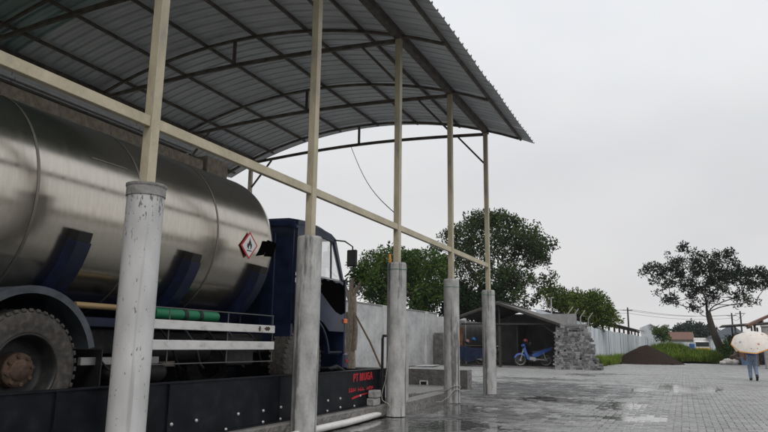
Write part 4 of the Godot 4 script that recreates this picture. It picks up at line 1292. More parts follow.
func white_fence():
	var t := thing("sheet_fence", "long white corrugated sheet fence along the far yard", "fence", fence_at(0))
	var shapes := [fence_panel(0), fence_panel(1)]
	var yaw := PI / 2 - 0.0384
	for k in 56:
		rng.seed = 1000 + k
		var p := fence_at(k * 1.0 + 0.5) + Vector3(rng.randf_range(-0.02, 0.02), rng.randf_range(-0.06, 0.02), 0)
		inst("sheet_panel", shapes[k % 2], M.fence_a if rng.randf() < 0.6 else M.fence_b, t, Transform3D(Basis(Vector3(0, 1, 0), yaw + rng.randf_range(-0.02, 0.02)) * Basis(Vector3(0, 0, 1), rng.randf_range(-0.006, 0.006)), p))
	for k in 15:
		part("fence_post", pb(fence_at(k * 4.0) + Vector3(-0.09, 1.2, 0), Vector3(0.08, 2.4, 0.08), 0.006), M.wood, t)
	# cranked concrete posts standing behind the sheets
	var n := 0
	for s in [0.6, 2.4, 4.6, 7.5, 11.0]:
		var b := fence_at(s) + Vector3(-0.35, 0, 0)
		var po := thing("cranked_post", "pale concrete fence post with cranked top behind the white fence", "post", b, "cranked posts behind the fence")
		part("shaft", pb(b + Vector3(0, 1.5, 0), Vector3(0.07, 3.0, 0.07), 0.01), M.conc, po)
		part("arm", pbar(b + Vector3(0, 2.98, 0), b + Vector3(0.3, 3.4, 0), 0.06, 0.06, Vector3(0, 0, 1)), M.conc, po)
		n += 1
	var lb := Vector3(onz(551.5, 312, -41.0).x, 0, -44.0)
	lb.x = onz(551.5, 312, -44.0).x
	var lp := thing("lamp_post", "thin pale lamp post rising behind the shed roof", "lamp post", lb)
	part("pole", ptube([lb, lb + Vector3(0, 4.3, 0)], 0.05, 0.04, 8), M.plaster, lp)
	part("lamp_head", pb(lb + Vector3(0.08, 4.3, 0), Vector3(0.22, 0.07, 0.12), 0.03), M.grey_metal, lp)
	# white screen of sheets behind the shed
	var sc := thing("sheet_screen", "white sheet screen showing above the shed roof edge", "screen", onz(560, 366, -43.6) * Vector3(1, 0, 1))
	var a := onz(536, 309.0, -43.6)
	var b2 := onz(585, 323.0, -43.6)
	for k in 4:
		var q0 := a.lerp(b2, k / 4.0)
		var q1 := a.lerp(b2, (k + 1) / 4.0)
		var m := MB.new()
		m.prism(PackedVector2Array([Vector2(q0.x, 0), Vector2(q1.x - 0.01, 0), Vector2(q1.x - 0.01, q1.y), Vector2(q0.x, q0.y)]), Vector3(0, 0, -43.6), Vector3(1, 0, 0), Vector3(0, 1, 0), 0.03)
		part("sheet_panel", m, M.fence_a, sc)
	# long open lean-to behind the fence
	var sh := thing("lean_to", "long dark open lean-to roof on posts behind the white fence", "shed", fence_at(24) + Vector3(-3, 0, 0))
	for k in 12:
		var p := fence_at(9.0 + k * 3.6) + Vector3(-1.2, 0, 0)
		part("post", pb(p + Vector3(0, 1.6, 0), Vector3(0.16, 3.2, 0.16), 0.01), M.wood, sh)
	for k in 12:
		var p0 := fence_at(7.5 + k * 3.6) + Vector3(-0.7, 3.22, 0)
		var p1 := fence_at(7.5 + (k + 1) * 3.6 - 0.05) + Vector3(-0.7, 3.22, 0)
		var m := MB.new()
		for e in [[Vector3.ZERO, Vector3(-3.5, 0.5, 0)]]:
			m.quad(p0, p1, p1 + e[1], p0 + e[1], Vector3.UP)
			m.quad(p0 - Vector3(0, 0.05, 0), p1 - Vector3(0, 0.05, 0), p1 + e[1] - Vector3(0, 0.05, 0), p0 + e[1] - Vector3(0, 0.05, 0), Vector3.DOWN)
			m.quad(p0, p1, p1 - Vector3(0, 0.05, 0), p0 - Vector3(0, 0.05, 0), Vector3(1, 0, 0))
		part("roof_sheet", m, M.old_roof, sh)
	part("eaves_beam", pbar(fence_at(8) + Vector3(-1.2, 3.08, 0), fence_at(50) + Vector3(-1.2, 3.08, 0), 0.12, 0.2), M.wood, sh)

# ---------------------------------------------------------------- far things
func far_things():
	# workshop roofs beyond the fence
	var w := thing("workshop", "grey workshop with pale sheet gable beyond the white fence", "building", Vector3(-6.5, 0, -100))
	var q0 := onz(640, 331, -88)
	var m := MB.new()
	for k in [1]:
		var b0 := onz(632 + k * 13, 340, -96)
		var hh := onz(648 + k * 0, 317.5, -96).y
		var wd := 2.6
		m = MB.new()
		m.prism(PackedVector2Array([Vector2(b0.x, 0), Vector2(b0.x + wd, 0), Vector2(b0.x + wd, 3.1), Vector2(b0.x + 0.9, 4.3), Vector2(b0.x + 0.6, 4.3), Vector2(b0.x - 0.6, 3.8)]), Vector3(0, 0, -96), Vector3(1, 0, 0), Vector3(0, 1, 0), -9.0)
		part("bay", m, M.fence_b, w)
		part("roof_sheet", pbar(Vector3(b0.x + 0.75, 4.4, -100.4), Vector3(b0.x + wd + 0.1, 3.1, -100.4), 9.4, 0.06), M.zinc, w)
	# red-tiled house far behind
	var hx := onz(682, 348, -112).x
	var h := thing("tiled_house", "small house with orange tiled roof far beyond the grass", "house", Vector3(hx, 0, -114))
	part("wall", pb(Vector3(hx, 1.3, -114), Vector3(3.2, 2.6, 4.0), 0.02), M.plaster, h)
	for s in [-1.0, 1.0]:
		var mm := MB.new()
		mm.quad(Vector3(hx - 1.9, 2.5, -114 + s * 2.5), Vector3(hx + 1.9, 2.5, -114 + s * 2.5), Vector3(hx + 1.7, 3.7, -114), Vector3(hx - 1.7, 3.7, -114), Vector3(0, 1, s))
		part("roof", mm, M.tile_red, h)
	for x in [-0.8, 0.8]: part("window", pb(Vector3(hx + x, 1.4, -111.97), Vector3(0.8, 0.9, 0.06), 0.01), M.black, h)
	# second low house to the side of the road
	var h2x := onz(729, 340, -92).x
	var h2 := thing("gabled_hut", "pale hut with blue grey pitched roof behind the big tree", "hut", Vector3(h2x, 0, -94))
	part("wall", pb(Vector3(h2x, 1.3, -94), Vector3(4.2, 2.6, 4.0), 0.02), M.fence_a, h2)
	var gm := MB.new()
	gm.prism(PackedVector2Array([Vector2(h2x - 2.5, 2.5), Vector2(h2x + 2.5, 2.5), Vector2(h2x + 0.4, 4.1)]), Vector3(0, 0, -91.7), Vector3(1, 0, 0), Vector3(0, 1, 0), -4.6)
	part("roof", gm, pm(Color(0.13, 0.155, 0.19), 0.7), h2)
	part("door", pb(Vector3(h2x + 0.3, 1.0, -91.98), Vector3(0.8, 2.0, 0.06), 0.01), M.wood, h2)
	# short zinc fence across the road
	var z0 := onz(671, 356, -100)
	var zf := thing("zinc_hoarding", "short run of pale zinc sheets across the far road", "fence", Vector3(z0.x + 1.4, 0, -100))
	for k in 4: part("sheet_panel", pb(Vector3(z0.x + 0.45 + k * 0.84, 1.0, -100), Vector3(0.8, 2.0, 0.04), 0.006), M.fence_a if k % 2 == 0 else M.fence_b, zf)
	# small truck facing the yard
	var tx := onz(703, 350, -92).x
	var tr := thing("small_truck", "small white and yellow truck facing the yard far off", "truck", Vector3(tx, 0, -93))
	part("cargo_box", pb(Vector3(tx, 1.75, -95.2), Vector3(1.9, 1.5, 3.0), 0.04), M.white, tr)
	part("cab", pb(Vector3(tx, 1.35, -92.8), Vector3(1.75, 1.5, 1.4), 0.12), M.white, tr)
	part("windscreen", pb(Vector3(tx, 1.68, -92.09), Vector3(1.5, 0.55, 0.03), 0.01), M.black, tr)
	part("front_panel", pb(Vector3(tx, 0.92, -92.07), Vector3(1.77, 0.62, 0.06), 0.02), M.yellow, tr)
	part("bumper", pb(Vector3(tx, 0.52, -92.05), Vector3(1.8, 0.16, 0.1), 0.02), M.black, tr)
	for s in [-1.0, 1.0]:
		part("headlight", pb(Vector3(tx + s * 0.62, 0.92, -92.03), Vector3(0.25, 0.16, 0.03), 0.01), M.alu, tr)
		for z in [-92.9, -95.6]: part("wheel", ptube([Vector3(tx + s * 0.9, 0.36, z), Vector3(tx + s * 0.68, 0.36, z)], 0.36, -1, 16), M.rubber, tr)
	# dark parked car
	var cx := onz(684.5, 354, -90).x
	var ca := thing("parked_car", "dark car parked by the zinc sheets at the far road", "car", Vector3(cx, 0, -91))
	var body := MB.new()
	body.prism(PackedVector2Array([Vector2(-0.83, 0.3), Vector2(0.83, 0.3), Vector2(0.85, 0.75), Vector2(0.78, 0.9), Vector2(-0.78, 0.9), Vector2(-0.85, 0.75)]), Vector3(cx, 0, -89.5), Vector3(1, 0, 0), Vector3(0, 1, 0), -3.8)
	part("body", body, pm(Color(0.015, 0.017, 0.022), 0.3), ca)
	var cb := MB.new()
	cb.prism(PackedVector2Array([Vector2(-0.74, 0.9), Vector2(0.74, 0.9), Vector2(0.58, 1.42), Vector2(-0.58, 1.42)]), Vector3(cx, 0, -90.4), Vector3(1, 0, 0), Vector3(0, 1, 0), -2.0)
	part("cabin", cb, pm(Color(0.02, 0.022, 0.028), 0.15), ca)
	for s in [-1.0, 1.0]:
		part("headlight", pb(Vector3(cx + s * 0.6, 0.68, -89.48), Vector3(0.28, 0.14, 0.03), 0.01), M.alu, ca)
		for z in [-90.3, -92.6]: part("wheel", ptube([Vector3(cx + s * 0.82, 0.3, z), Vector3(cx + s * 0.62, 0.3, z)], 0.3, -1, 16), M.rubber, ca)
	var bx := onz(692.5, 352, -86)
	var br := MB.new()
	br.lathe(Vector3(bx.x, 0, -86), Vector3.UP, [Vector2(0.29, 0), Vector2(0.3, 0.02), Vector2(0.3, 0.3), Vector2(0.315, 0.31), Vector2(0.3, 0.32), Vector2(0.3, 0.6), Vector2(0.315, 0.61), Vector2(0.3, 0.62), Vector2(0.3, 0.9), Vector2(0.3, 0.9), Vector2(0, 0.9)], 16)
	br.lathe(Vector3(bx.x, 0.9, -86), Vector3.UP, [Vector2(0.29, 0), Vector2(0.3, 0.02), Vector2(0.3, 0.8), Vector2(0.3, 0.8), Vector2(0, 0.8)], 16)
	single("blue_drum", br, M.barrel_blue, Vector3(bx.x, 0, -86), "tall blue drum standing beside the far road", "drum")
	# utility poles and their lines
	var tops := []
	for q in [[627.5, 307.5, -105.0], [731.5, 313, -120.0], [740, 311, -118.0], [560, 300, -105.0]]:
		var p := onz(q[0], q[1], q[2])
		var po := thing("utility_pole", ["dark utility pole beyond the white fence", "slim utility pole behind the pale hut", "taller utility pole with crossarm behind the pale hut", "utility pole hidden behind the shed trees"][tops.size()], "pole", Vector3(p.x, 0, p.z))
		part("shaft", ptube([Vector3(p.x, 0, p.z), Vector3(p.x, p.y, p.z)], 0.16, 0.11, 10), M.dark_wood, po)
		part("crossarm", pb(Vector3(p.x, p.y - 0.4, p.z), Vector3(1.4, 0.1, 0.1), 0.01), M.dark_wood, po)
		tops.append(p)
	var gi := 0
	for e in [[3, 0], [0, 1], [1, 2]]:
		for k in 3:
			var a: Vector3 = tops[e[0]] + Vector3(-0.6 + 0.6 * k, -0.35 - 0.5 * (k % 2), 0)
			var b: Vector3 = tops[e[1]] + Vector3(-0.6 + 0.6 * k, -0.35 - 0.5 * (k % 2), 0)
			var pts := []
			for i in 9: pts.append(a.lerp(b, i / 8.0) - Vector3(0, 0.5 * sin(PI * i / 8.0), 0))
			single("power_line", ptube(pts, 0.022, -1, 5), M.wire, a, ["thin power line running behind the shed trees to the pole beyond the fence", "thin power line from the pole beyond the fence towards the pale hut", "short power line between the two poles behind the pale hut"][gi], "cable", ["wires behind the shed trees", "wires over the far road", "wires behind the pale hut"][gi])
		gi += 1
	# open stall at the edge of the yard
	var s0 := onz(722, 326, -57)
	var st := thing("open_stall", "open timber stall with dark flat roof beside the yard edge", "stall", Vector3(s0.x + 2.5, 0, -59))
	var ry := s0.y
	for k in 5: part("roof_board", pb(Vector3(s0.x + 0.6 + k * 1.22, ry + 0.06 + 0.09 * k, -59), Vector3(1.2, 0.1, 4.4), 0.01, Basis(Vector3(0, 0, 1), 0.07)), M.old_roof, st)
	for x in [0.9, 2.0, 2.7, 3.9, 5.4]:
		part("post", pb(Vector3(s0.x + x, ry / 2, -57.2), Vector3(0.12, ry, 0.12), 0.01), M.wood, st)
	for x in [0.9, 2.7, 5.4]: part("post", pb(Vector3(s0.x + x, ry / 2, -60.8), Vector3(0.12, ry, 0.12), 0.01), M.wood, st)
	part("rail", pb(Vector3(s0.x + 3.0, 1.0, -57.2), Vector3(4.4, 0.1, 0.06), 0.01), M.wood, st)
	part("back_screen", pb(Vector3(s0.x + 3.2, 1.0, -60.9), Vector3(4.4, 1.7, 0.05), 0.01), M.old_roof, st)
	# tumbledown tiled roof further along
	var r0 := onz(757, 316, -50)
	var tl := thing("tiled_lean_to", "sagging brown tiled roof on dark posts at the yard edge", "shed", Vector3(r0.x + 1.5, 0, -51))
	var tr2 := MB.new()
	tr2.quad(Vector3(r0.x - 0.6, r0.y - 0.6, -49.5), Vector3(r0.x - 0.6, r0.y - 0.5, -53), Vector3(r0.x + 3.0, r0.y + 1.2, -53), Vector3(r0.x + 3.0, r0.y + 1.3, -49.5), Vector3.UP)
	tr2.quad(Vector3(r0.x - 0.6, r0.y - 0.75, -49.5), Vector3(r0.x - 0.6, r0.y - 0.65, -53), Vector3(r0.x + 3.0, r0.y + 1.05, -53), Vector3(r0.x + 3.0, r0.y + 1.15, -49.5), Vector3.DOWN)
	tr2.quad(Vector3(r0.x - 0.6, r0.y - 0.6, -49.5), Vector3(r0.x + 3.0, r0.y + 1.3, -49.5), Vector3(r0.x + 3.0, r0.y + 1.15, -49.5), Vector3(r0.x - 0.6, r0.y - 0.75, -49.5), Vector3(0, 0, 1))
	part("roof", tr2, M.tile_red, tl)
	for k in 5:
		var bx0 := r0.x - 0.5 + k * 0.75
		part("rafter", pbar(Vector3(bx0, r0.y - 0.75 + k * 0.38, -49.45), Vector3(bx0 + 0.1, r0.y - 0.7 + k * 0.38, -53), 0.08, 0.12), M.wood, tl)
	for x in [-0.2, 1.4, 2.8]: part("post", pb(Vector3(r0.x + x, (r0.y - 0.5 + x * 0.4) / 2, -50), Vector3(0.14, r0.y - 0.6 + x * 0.4, 0.14), 0.01), M.wood, tl)
	# gate pillar at the edge
	var g0 := gp(765.5, 369)
	var gt := onz(765, 327, g0.z)
	var pi := thing("gate_pillar", "grey concrete gate pillar standing beside the person", "pillar", Vector3(g0.x + 0.25, 0, g0.z))
	part("shaft", pb(Vector3(g0.x + 0.28, gt.y / 2, g0.z), Vector3(0.5, gt.y, 0.5), 0.02), M.conc, pi)
	part("cap", pb(Vector3(g0.x + 0.28, gt.y + 0.05, g0.z), Vector3(0.62, 0.1, 0.62), 0.02), M.conc, pi)

# ---------------------------------------------------------------- trees and plants
func rdir() -> Vector3:
	var y := rng.randf_range(-1, 1)
	var a := rng.randf() * TAU
	var s := sqrt(1 - y * y)
	return Vector3(cos(a) * s, y, sin(a) * s)
# clumps: [[centre, radius], ...]; twigs grow along a nearest-neighbour tree from the trunk top
func tree(called: String, label: String, trunk: Array, r0: float, r1: float, clumps: Array, leaf: float, dens: float, dark: Color, light: Color, sd: int, group := "", bark: Material = null):
	rng.seed = sd
	if bark == null: bark = M.bark
	var t := thing(called, label, "tree", trunk[0], group)
	var tr := MB.new()
	# smooth trunk
	var tp := []
	for i in trunk.size() - 1:
		for k in 4:
			var s := k / 4.0
			var a: Vector3 = trunk[max(i - 1, 0)]
			var b: Vector3 = trunk[i]
			var c: Vector3 = trunk[i + 1]
			var d: Vector3 = trunk[min(i + 2, trunk.size() - 1)]
			tp.append(b.cubic_interpolate(c, a, d, s))
	tp.append(trunk[trunk.size() - 1])
	tr.tube(tp, r0, r1, 10)
	part("trunk", tr, bark, t)
	# branches
	var nodes := []       # [pos, parent, load]
	for i in range(tp.size() / 2, tp.size()): nodes.append([tp[i], -1, 0.0])
	var root_n := nodes.size()
	var left := clumps.duplicate()
	var top: Vector3 = trunk[trunk.size() - 1]
	left.sort_custom(func(p, q): return (p[0] as Vector3).distance_to(top) < (q[0] as Vector3).distance_to(top))
	for c in left:
		var best := -1
		var bd := 1e9
		for i in nodes.size():
			var dd: float = (nodes[i][0] as Vector3).distance_to(c[0]) + (0.35 * (nodes[i][0] as Vector3).distance_to(top))
			if nodes[i][0].y > c[0].y + 0.6: dd += 1.5
			if dd < bd: bd = dd; best = i
		nodes.append([c[0], best, 0.0])
		var k := nodes.size() - 1
		while k >= 0:
			nodes[k][2] += 1.0
			k = nodes[k][1]
	var br := MB.new()
	for i in range(root_n, nodes.size()):
		var a: Vector3 = nodes[nodes[i][1]][0]
		var b: Vector3 = nodes[i][0]
		var rr: float = clamp(0.017 * sqrt(nodes[i][2]), 0.012, r1 * 0.8)
		var rp: float = clamp(rr * 1.25, 0.015, r1)
		var off := rdir() * a.distance_to(b) * 0.12 + Vector3(0, -0.05, 0) * a.distance_to(b)
		br.tube([a, a.lerp(b, 0.33) + off, a.lerp(b, 0.7) + off * 0.8, b], rp, rr * 0.8, 6, false)
	part("limbs", br, bark, t)
	var cr_ := MB.new()
	for c in clumps:
		var R: float = c[1]
		var n := int(dens * R * R)
		var shade := rng.randf()
		# a clump is a handful of leafy sprays
		var sprays := []
		for k in max(3, int(n / 16.0)): sprays.append(c[0] + rdir() * R * pow(rng.randf(), 0.45) * Vector3(1, 0.72, 1).length() / 1.2 * Vector3(1, 0.75, 1))
		for sp in sprays:
			var up: Vector3 = ((sp - c[0]).normalized() * 0.6 + Vector3(0, 0.25, 0) + rdir() * 0.7).normalized()
			for k in 16:
				var d := (up + rdir() * 0.95).normalized()
				var p: Vector3 = sp + rdir() * leaf * 1.3
				var side := d.cross(rdir()).normalized()
				var s := clampf(shade * 0.45 + rng.randf() * 0.55, 0, 1)
				cr_.col = dark.lerp(light, s)
				cr_.leaf(p, d, side, leaf * rng.randf_range(0.75, 1.35), leaf * rng.randf_range(0.4, 0.62))
	part("crown", cr_, M.leaf, t)
	return t
func trees():
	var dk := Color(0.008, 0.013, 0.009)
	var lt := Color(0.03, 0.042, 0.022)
	# spreading tree at the yard edge: clumps as they stand against the sky
	rng.seed = 41
	var z := -62.0
	var cl := []
	for e in [[155, 65, 18], [190, 75, 15], [100, 92, 10], [30, 140, 18], [60, 130, 20], [75, 160, 25], [50, 185, 15], [60, 225, 12], [100, 140, 28], [140, 120, 28], [105, 190, 25], [110, 240, 22], [85, 260, 12], [130, 265, 12], [150, 160, 30], [170, 200, 28], [200, 110, 25], [200, 150, 30], [190, 240, 22], [215, 210, 28], [240, 130, 28], [280, 95, 25], [320, 90, 25], [335, 120, 18], [270, 140, 30], [250, 180, 30], [290, 180, 30], [320, 160, 28], [300, 210, 22], [345, 180, 25], [370, 155, 22], [400, 160, 25], [430, 150, 22], [450, 165, 20], [380, 190, 22], [410, 200, 20], [440, 200, 18], [470, 190, 22], [370, 230, 18], [340, 245, 15], [390, 245, 12], [420, 260, 8], [180, 280, 15], [205, 290, 12], [250, 230, 22], [270, 240, 18], [490, 170, 22], [510, 200, 20], [275, 118, 16], [225, 95, 14], [20, 152, 8], [8, 156, 6], [345, 140, 16], [385, 262, 9], [350, 268, 9], [240, 262, 14]]:
		var p := onz(640 + e[0] / 3.6, 230 + e[1] / 3.6, z + rng.randf_range(-3.2, 3.2))
		cl.append([p, e[2] / 3.6 * 62.0 / 650.0 * 0.68])
	var b := gp(723, 361.5)
	b = onz(723, 361.5, z) * Vector3(1, 0, 1)
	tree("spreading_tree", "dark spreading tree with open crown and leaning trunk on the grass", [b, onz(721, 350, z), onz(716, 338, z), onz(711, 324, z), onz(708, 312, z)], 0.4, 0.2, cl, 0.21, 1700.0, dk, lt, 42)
	# trees behind the concrete wall
	cl = []
	rng.seed = 43
	for k in 64:
		var an := rng.randf() * TAU
		var rr := sqrt(rng.randf())
		var x := 402.0 + cos(an) * rr * 44.0
		var y := 282.0 - sin(an) * rr * 27.0 + 4.0
		if y < 262 and x < 372: y += 14
		cl.append([onz(x, y, -44.0 + rng.randf_range(-2.6, 2.6)), rng.randf_range(0.5, 0.85)])
	for e in [[357, 268], [362, 278], [366, 264], [380, 256], [372, 258], [395, 253], [412, 255], [430, 256], [357, 287], [440, 262], [446, 268]]: cl.append([onz(e[0], e[1], -44.0 + rng.randf_range(-1.5, 1.5)), 0.55])
	b = onz(402, 366, -44.0) * Vector3(1, 0, 1)
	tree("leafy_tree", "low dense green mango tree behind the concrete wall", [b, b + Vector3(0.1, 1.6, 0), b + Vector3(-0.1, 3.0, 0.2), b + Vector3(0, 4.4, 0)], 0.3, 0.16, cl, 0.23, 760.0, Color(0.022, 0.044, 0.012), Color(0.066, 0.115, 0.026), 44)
	cl = []
	rng.seed = 45
	for k in 105:
		var an := rng.randf() * TAU
		var rr := pow(rng.randf(), 0.42)
		var x := 494.0 + cos(an) * rr * 53.0
		var y := 266.0 - sin(an) * rr * 50.0
		if y > 282 and rng.randf() < 0.55: continue
		if x > 535 and y < 232: continue
		cl.append([onz(x, y, -50.0 + rng.randf_range(-4, 4)), rng.randf_range(0.42, 0.85)])
	for e in [[500, 214], [508, 217], [490, 220], [472, 217], [478, 224], [456, 228], [446, 236], [523, 226], [531, 238], [541, 243], [550, 246], [546, 258], [551, 277], [545, 286], [540, 297], [438, 248], [552, 288], [529, 305], [512, 306]]: cl.append([onz(e[0], e[1], -50.0 + rng.randf_range(-2, 2)), 0.5])
	b = onz(490, 366, -50.0) * Vector3(1, 0, 1)
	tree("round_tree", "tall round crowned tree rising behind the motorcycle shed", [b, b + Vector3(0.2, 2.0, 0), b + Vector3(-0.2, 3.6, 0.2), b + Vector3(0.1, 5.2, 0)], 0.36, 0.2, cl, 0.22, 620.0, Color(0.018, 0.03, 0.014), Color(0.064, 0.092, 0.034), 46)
	# dark undergrowth tree behind shed
	cl = []
	rng.seed = 47
	for k in 26: cl.append([onz(rng.randf_range(446, 500), rng.randf_range(290, 318), -46.0 + rng.randf_range(-1, 1)), 0.7])
	b = onz(470, 366, -46.0) * Vector3(1, 0, 1)
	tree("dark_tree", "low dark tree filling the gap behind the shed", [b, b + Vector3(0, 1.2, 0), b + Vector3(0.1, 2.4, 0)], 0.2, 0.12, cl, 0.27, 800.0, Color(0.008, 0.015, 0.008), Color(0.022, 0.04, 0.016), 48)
	# vine-covered bush over the fence
	cl = []
	rng.seed = 49
	for e in [[556, 296, 10], [562, 300, 10], [570, 304, 11], [578, 303, 10], [585, 300, 9], [592, 302, 10], [598, 306, 9], [604, 310, 8], [610, 316, 7], [600, 316, 9], [590, 312, 10], [580, 314, 10], [570, 314, 9], [603, 297, 4], [597, 299, 6], [612, 322, 6], [548, 292, 6], [556, 306, 9], [586, 320, 7], [600, 322, 7], [574, 296, 5]]:
		cl.append([onz(e[0], e[1], -49.0 + rng.randf_range(-1.2, 1.2)), e[2] * 49.0 / 650.0 * 1.0])
	b = onz(584, 364, -49.0) * Vector3(1, 0, 1)
	tree("vine_bush", "yellow green vine covered bush spilling above the white fence", [b, b + Vector3(0.1, 1.0, 0), b + Vector3(0, 2.2, 0)], 0.14, 0.09, cl, 0.19, 1300.0, Color(0.03, 0.055, 0.012), Color(0.12, 0.155, 0.035), 50)
	# far trees
	for q in [[692, 333, 10, 8, "hazy round tree beyond the far truck"], [684, 339, 7, 6, "hazy low tree beside the orange roofed house"], [706, 338, 7, 7, "hazy tree behind the leaning trunk"]]:
		cl = []
		rng.seed = 60 + int(q[0])
		for k in 22:
			var an := rng.randf() * TAU
			var rr := sqrt(rng.randf())
			cl.append([onz(q[0] + cos(an) * rr * q[2], q[1] - sin(an) * rr * q[3], -128.0 + rng.randf_range(-1.5, 1.5)), 1.0])
		b = onz(q[0], 356, -128.0) * Vector3(1, 0, 1)
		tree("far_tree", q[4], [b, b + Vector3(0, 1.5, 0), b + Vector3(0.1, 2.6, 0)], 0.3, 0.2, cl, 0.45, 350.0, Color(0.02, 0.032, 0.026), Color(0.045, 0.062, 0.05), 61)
	# shrub on the fence end and scrub under the stall
	for q in [[662, 336, 5, 8, -84.0, "climbing shrub on the end of the lean-to"], [736, 345, 6, 8, -60.0, "rough green shrub beside the stall posts"], [730, 352, 6, 5, -59.0, "low weedy shrub at the foot of the leaning trunk"]]:
		cl = []
		rng.seed = 80 + int(q[0])
		for k in 14: cl.append([onz(q[0] + rng.randf_range(-1, 1) * q[2], q[1] + rng.randf_range(-1, 1) * q[3], q[4] + rng.randf_range(-0.6, 0.6)), 0.36])
		b = onz(q[0], 361, q[4]) * Vector3(1, 0, 1)
		tree("shrub", q[5], [b, b + Vector3(0, 0.5, 0), b + Vector3(0.1, 1.0, 0)], 0.08, 0.05, cl, 0.18, 1500.0, Color(0.025, 0.05, 0.012), Color(0.09, 0.14, 0.035), 81)
	pruned_tree()
	grass()
func pruned_tree():
	rng.seed = 51
	var z := -18.5
	var b := onz(351, 383, z) * Vector3(1, 0, 1)
	var t := thing("pruned_tree", "pale bare pruned tree trunk with a few green sprouts beside the cab", "tree", b)
	var top := onz(352, 290, z)
	var m := MB.new()
	m.tube([b, onz(350, 350, z), onz(351.5, 325, z), onz(352.5, 305, z), top], 0.17, 0.13, 12)
	part("trunk", m, M.pale_bark, t)
	for q in [[[352, 305], [347, 292], [344, 284]], [[352, 296], [357, 288], [362, 281]], [[352, 300], [351, 286], [353, 278]], [[349.5, 352], [347, 335], [346, 312]], [[354, 350], [356, 330], [355, 312]]]:
		var pts := []
		for e in q: pts.append(onz(e[0], e[1], z + 0.05))
		part("limb", ptube(pts, 0.085, 0.05, 8), M.pale_bark, t)
	var c := MB.new()
	for e in [[361, 281, 0.16], [364, 277, 0.2], [353, 277, 0.14], [356, 273, 0.16], [345, 283, 0.08], [362, 270, 0.14]]:
		for k in 46:
			var d := rdir()
			c.col = Color(0.02, 0.042, 0.012).lerp(Color(0.07, 0.12, 0.03), rng.randf())
			c.leaf(onz(e[0], e[1], z) + rdir() * e[2] * rng.randf(), d, d.cross(rdir()).normalized(), 0.15, 0.06)
	part("sprouts", c, M.leaf, t)
	single("bamboo_stake", ptube([onz(356, 316, z + 0.4), onz(370, 342, z + 0.5), onz(386, 379, z + 0.6)], 0.028, 0.03, 8), M.bamboo, onz(386, 379, z + 0.6) * Vector3(1, 0, 1), "thin brown bamboo stake propping the pruned tree", "stake")
func blades(n: int, h: float, w: float, sd: int, dark: Color, light: Color) -> Mesh:
	rng.seed = sd
	var m := MB.new()
	for k in n:
		var a := rng.randf() * TAU
		var d := Vector3(cos(a), 0, sin(a))
		var p := d * rng.randf() * 0.12
		var lean := rng.randf_range(0.1, 0.55)
		var hh := h * rng.randf_range(0.6, 1.1)
		var side := Vector3(-sin(a), 0, cos(a)) * w
		var mid := p + d * lean * hh * 0.35 + Vector3(0, hh * 0.6, 0)
		var tip := p + d * lean * hh + Vector3(0, hh, 0)
		var nn := (d * -0.5 + Vector3(0, 0.6, 0)).normalized()
		m.col = dark.lerp(light, rng.randf())
		m.tri(p - side, p + side, mid + side * 0.7, nn, nn, nn)
		m.tri(p - side, mid + side * 0.7, mid - side * 0.7, nn, nn, nn)
		m.tri(mid - side * 0.7, mid + side * 0.7, tip, nn, nn, nn)
	return m.mesh()
func mound_h(x: float, z: float) -> float:
	# weedy bank behind the soil heap, rising to the fence
	var a := onz(668, 360, -66.0)
	var q := Vector2((x - a.x) / 2.6, (z + 67.0) / 5.0).length_squared()
	var h: float = 1.05 * exp(-q)
	var b := onz(720, 360, -63.0)
	q = Vector2((x - b.x) / 4.0, (z + 63.5) / 3.4).length_squared()
	h += 0.35 * exp(-q)
	return h + und.get_noise_2d(x * 2.0, z * 2.0) * 0.12 - 0.02
func grass():
	var bank := sheet_grid(-4.2, 9.0, -59.0, -84.0, 40, 60, mound_h)
	single("bank", bank, M.earth, Vector3(0, 0, -66), "low weedy bank between the yard and the far road", "bank", "", "structure")
	rng.seed = 52
	var shapes := [blades(14, 0.55, 0.014, 53, Color(0.095, 0.15, 0.02), Color(0.29, 0.37, 0.06)), blades(14, 0.75, 0.016, 54, Color(0.06, 0.105, 0.014), Color(0.19, 0.265, 0.042))]
	var n := 0
	for k in 2:
		var xf := []
		for i in 5200:
			var x := rng.randf_range(-4.0, 6.6)
			var z := -59.0 - pow(rng.randf(), 1.3) * 18.0
			if und.get_noise_2d(x * 3.0 + 7.0, z * 3.0) < -0.28: continue
			var px := to_px(Vector3(x, 0.3, z)).x
			if z < -64 and px > 686 and px < 700: continue          # track to the road
			if px > 744 and z > -61: continue
			xf.append(Transform3D(Basis(Vector3(0, 1, 0), rng.randf() * TAU).scaled(Vector3.ONE * rng.randf_range(0.6, 1.15)), Vector3(x, mound_h(x, z) - 0.02, z)))
		# a strip along the fence foot
		for i in 900:
			var s := rng.randf_range(3.0, 24.0)
			var p := fence_at(s) + Vector3(rng.randf_range(0.05, 1.0), 0, 0)
			if und2.get_noise_2d(p.x * 1.5, p.z) < -0.15: continue
			xf.append(Transform3D(Basis(Vector3(0, 1, 0), rng.randf() * TAU).scaled(Vector3.ONE * rng.randf_range(0.5, 1.0)), p))
		var mm := MultiMesh.new()
		mm.transform_format = MultiMesh.TRANSFORM_3D
		mm.mesh = shapes[k]
		mm.instance_count = xf.size()
		for i in xf.size(): mm.set_instance_transform(i, xf[i])
		var o := MultiMeshInstance3D.new()
		o.name = numbered("grass")
		o.multimesh = mm
		o.material_override = M.leaf
		add_child(o)
		tag(o, ["rough green grass covering the bank and fence foot", "taller rough grass among the weeds on the bank"][k], "grass", "", "stuff")

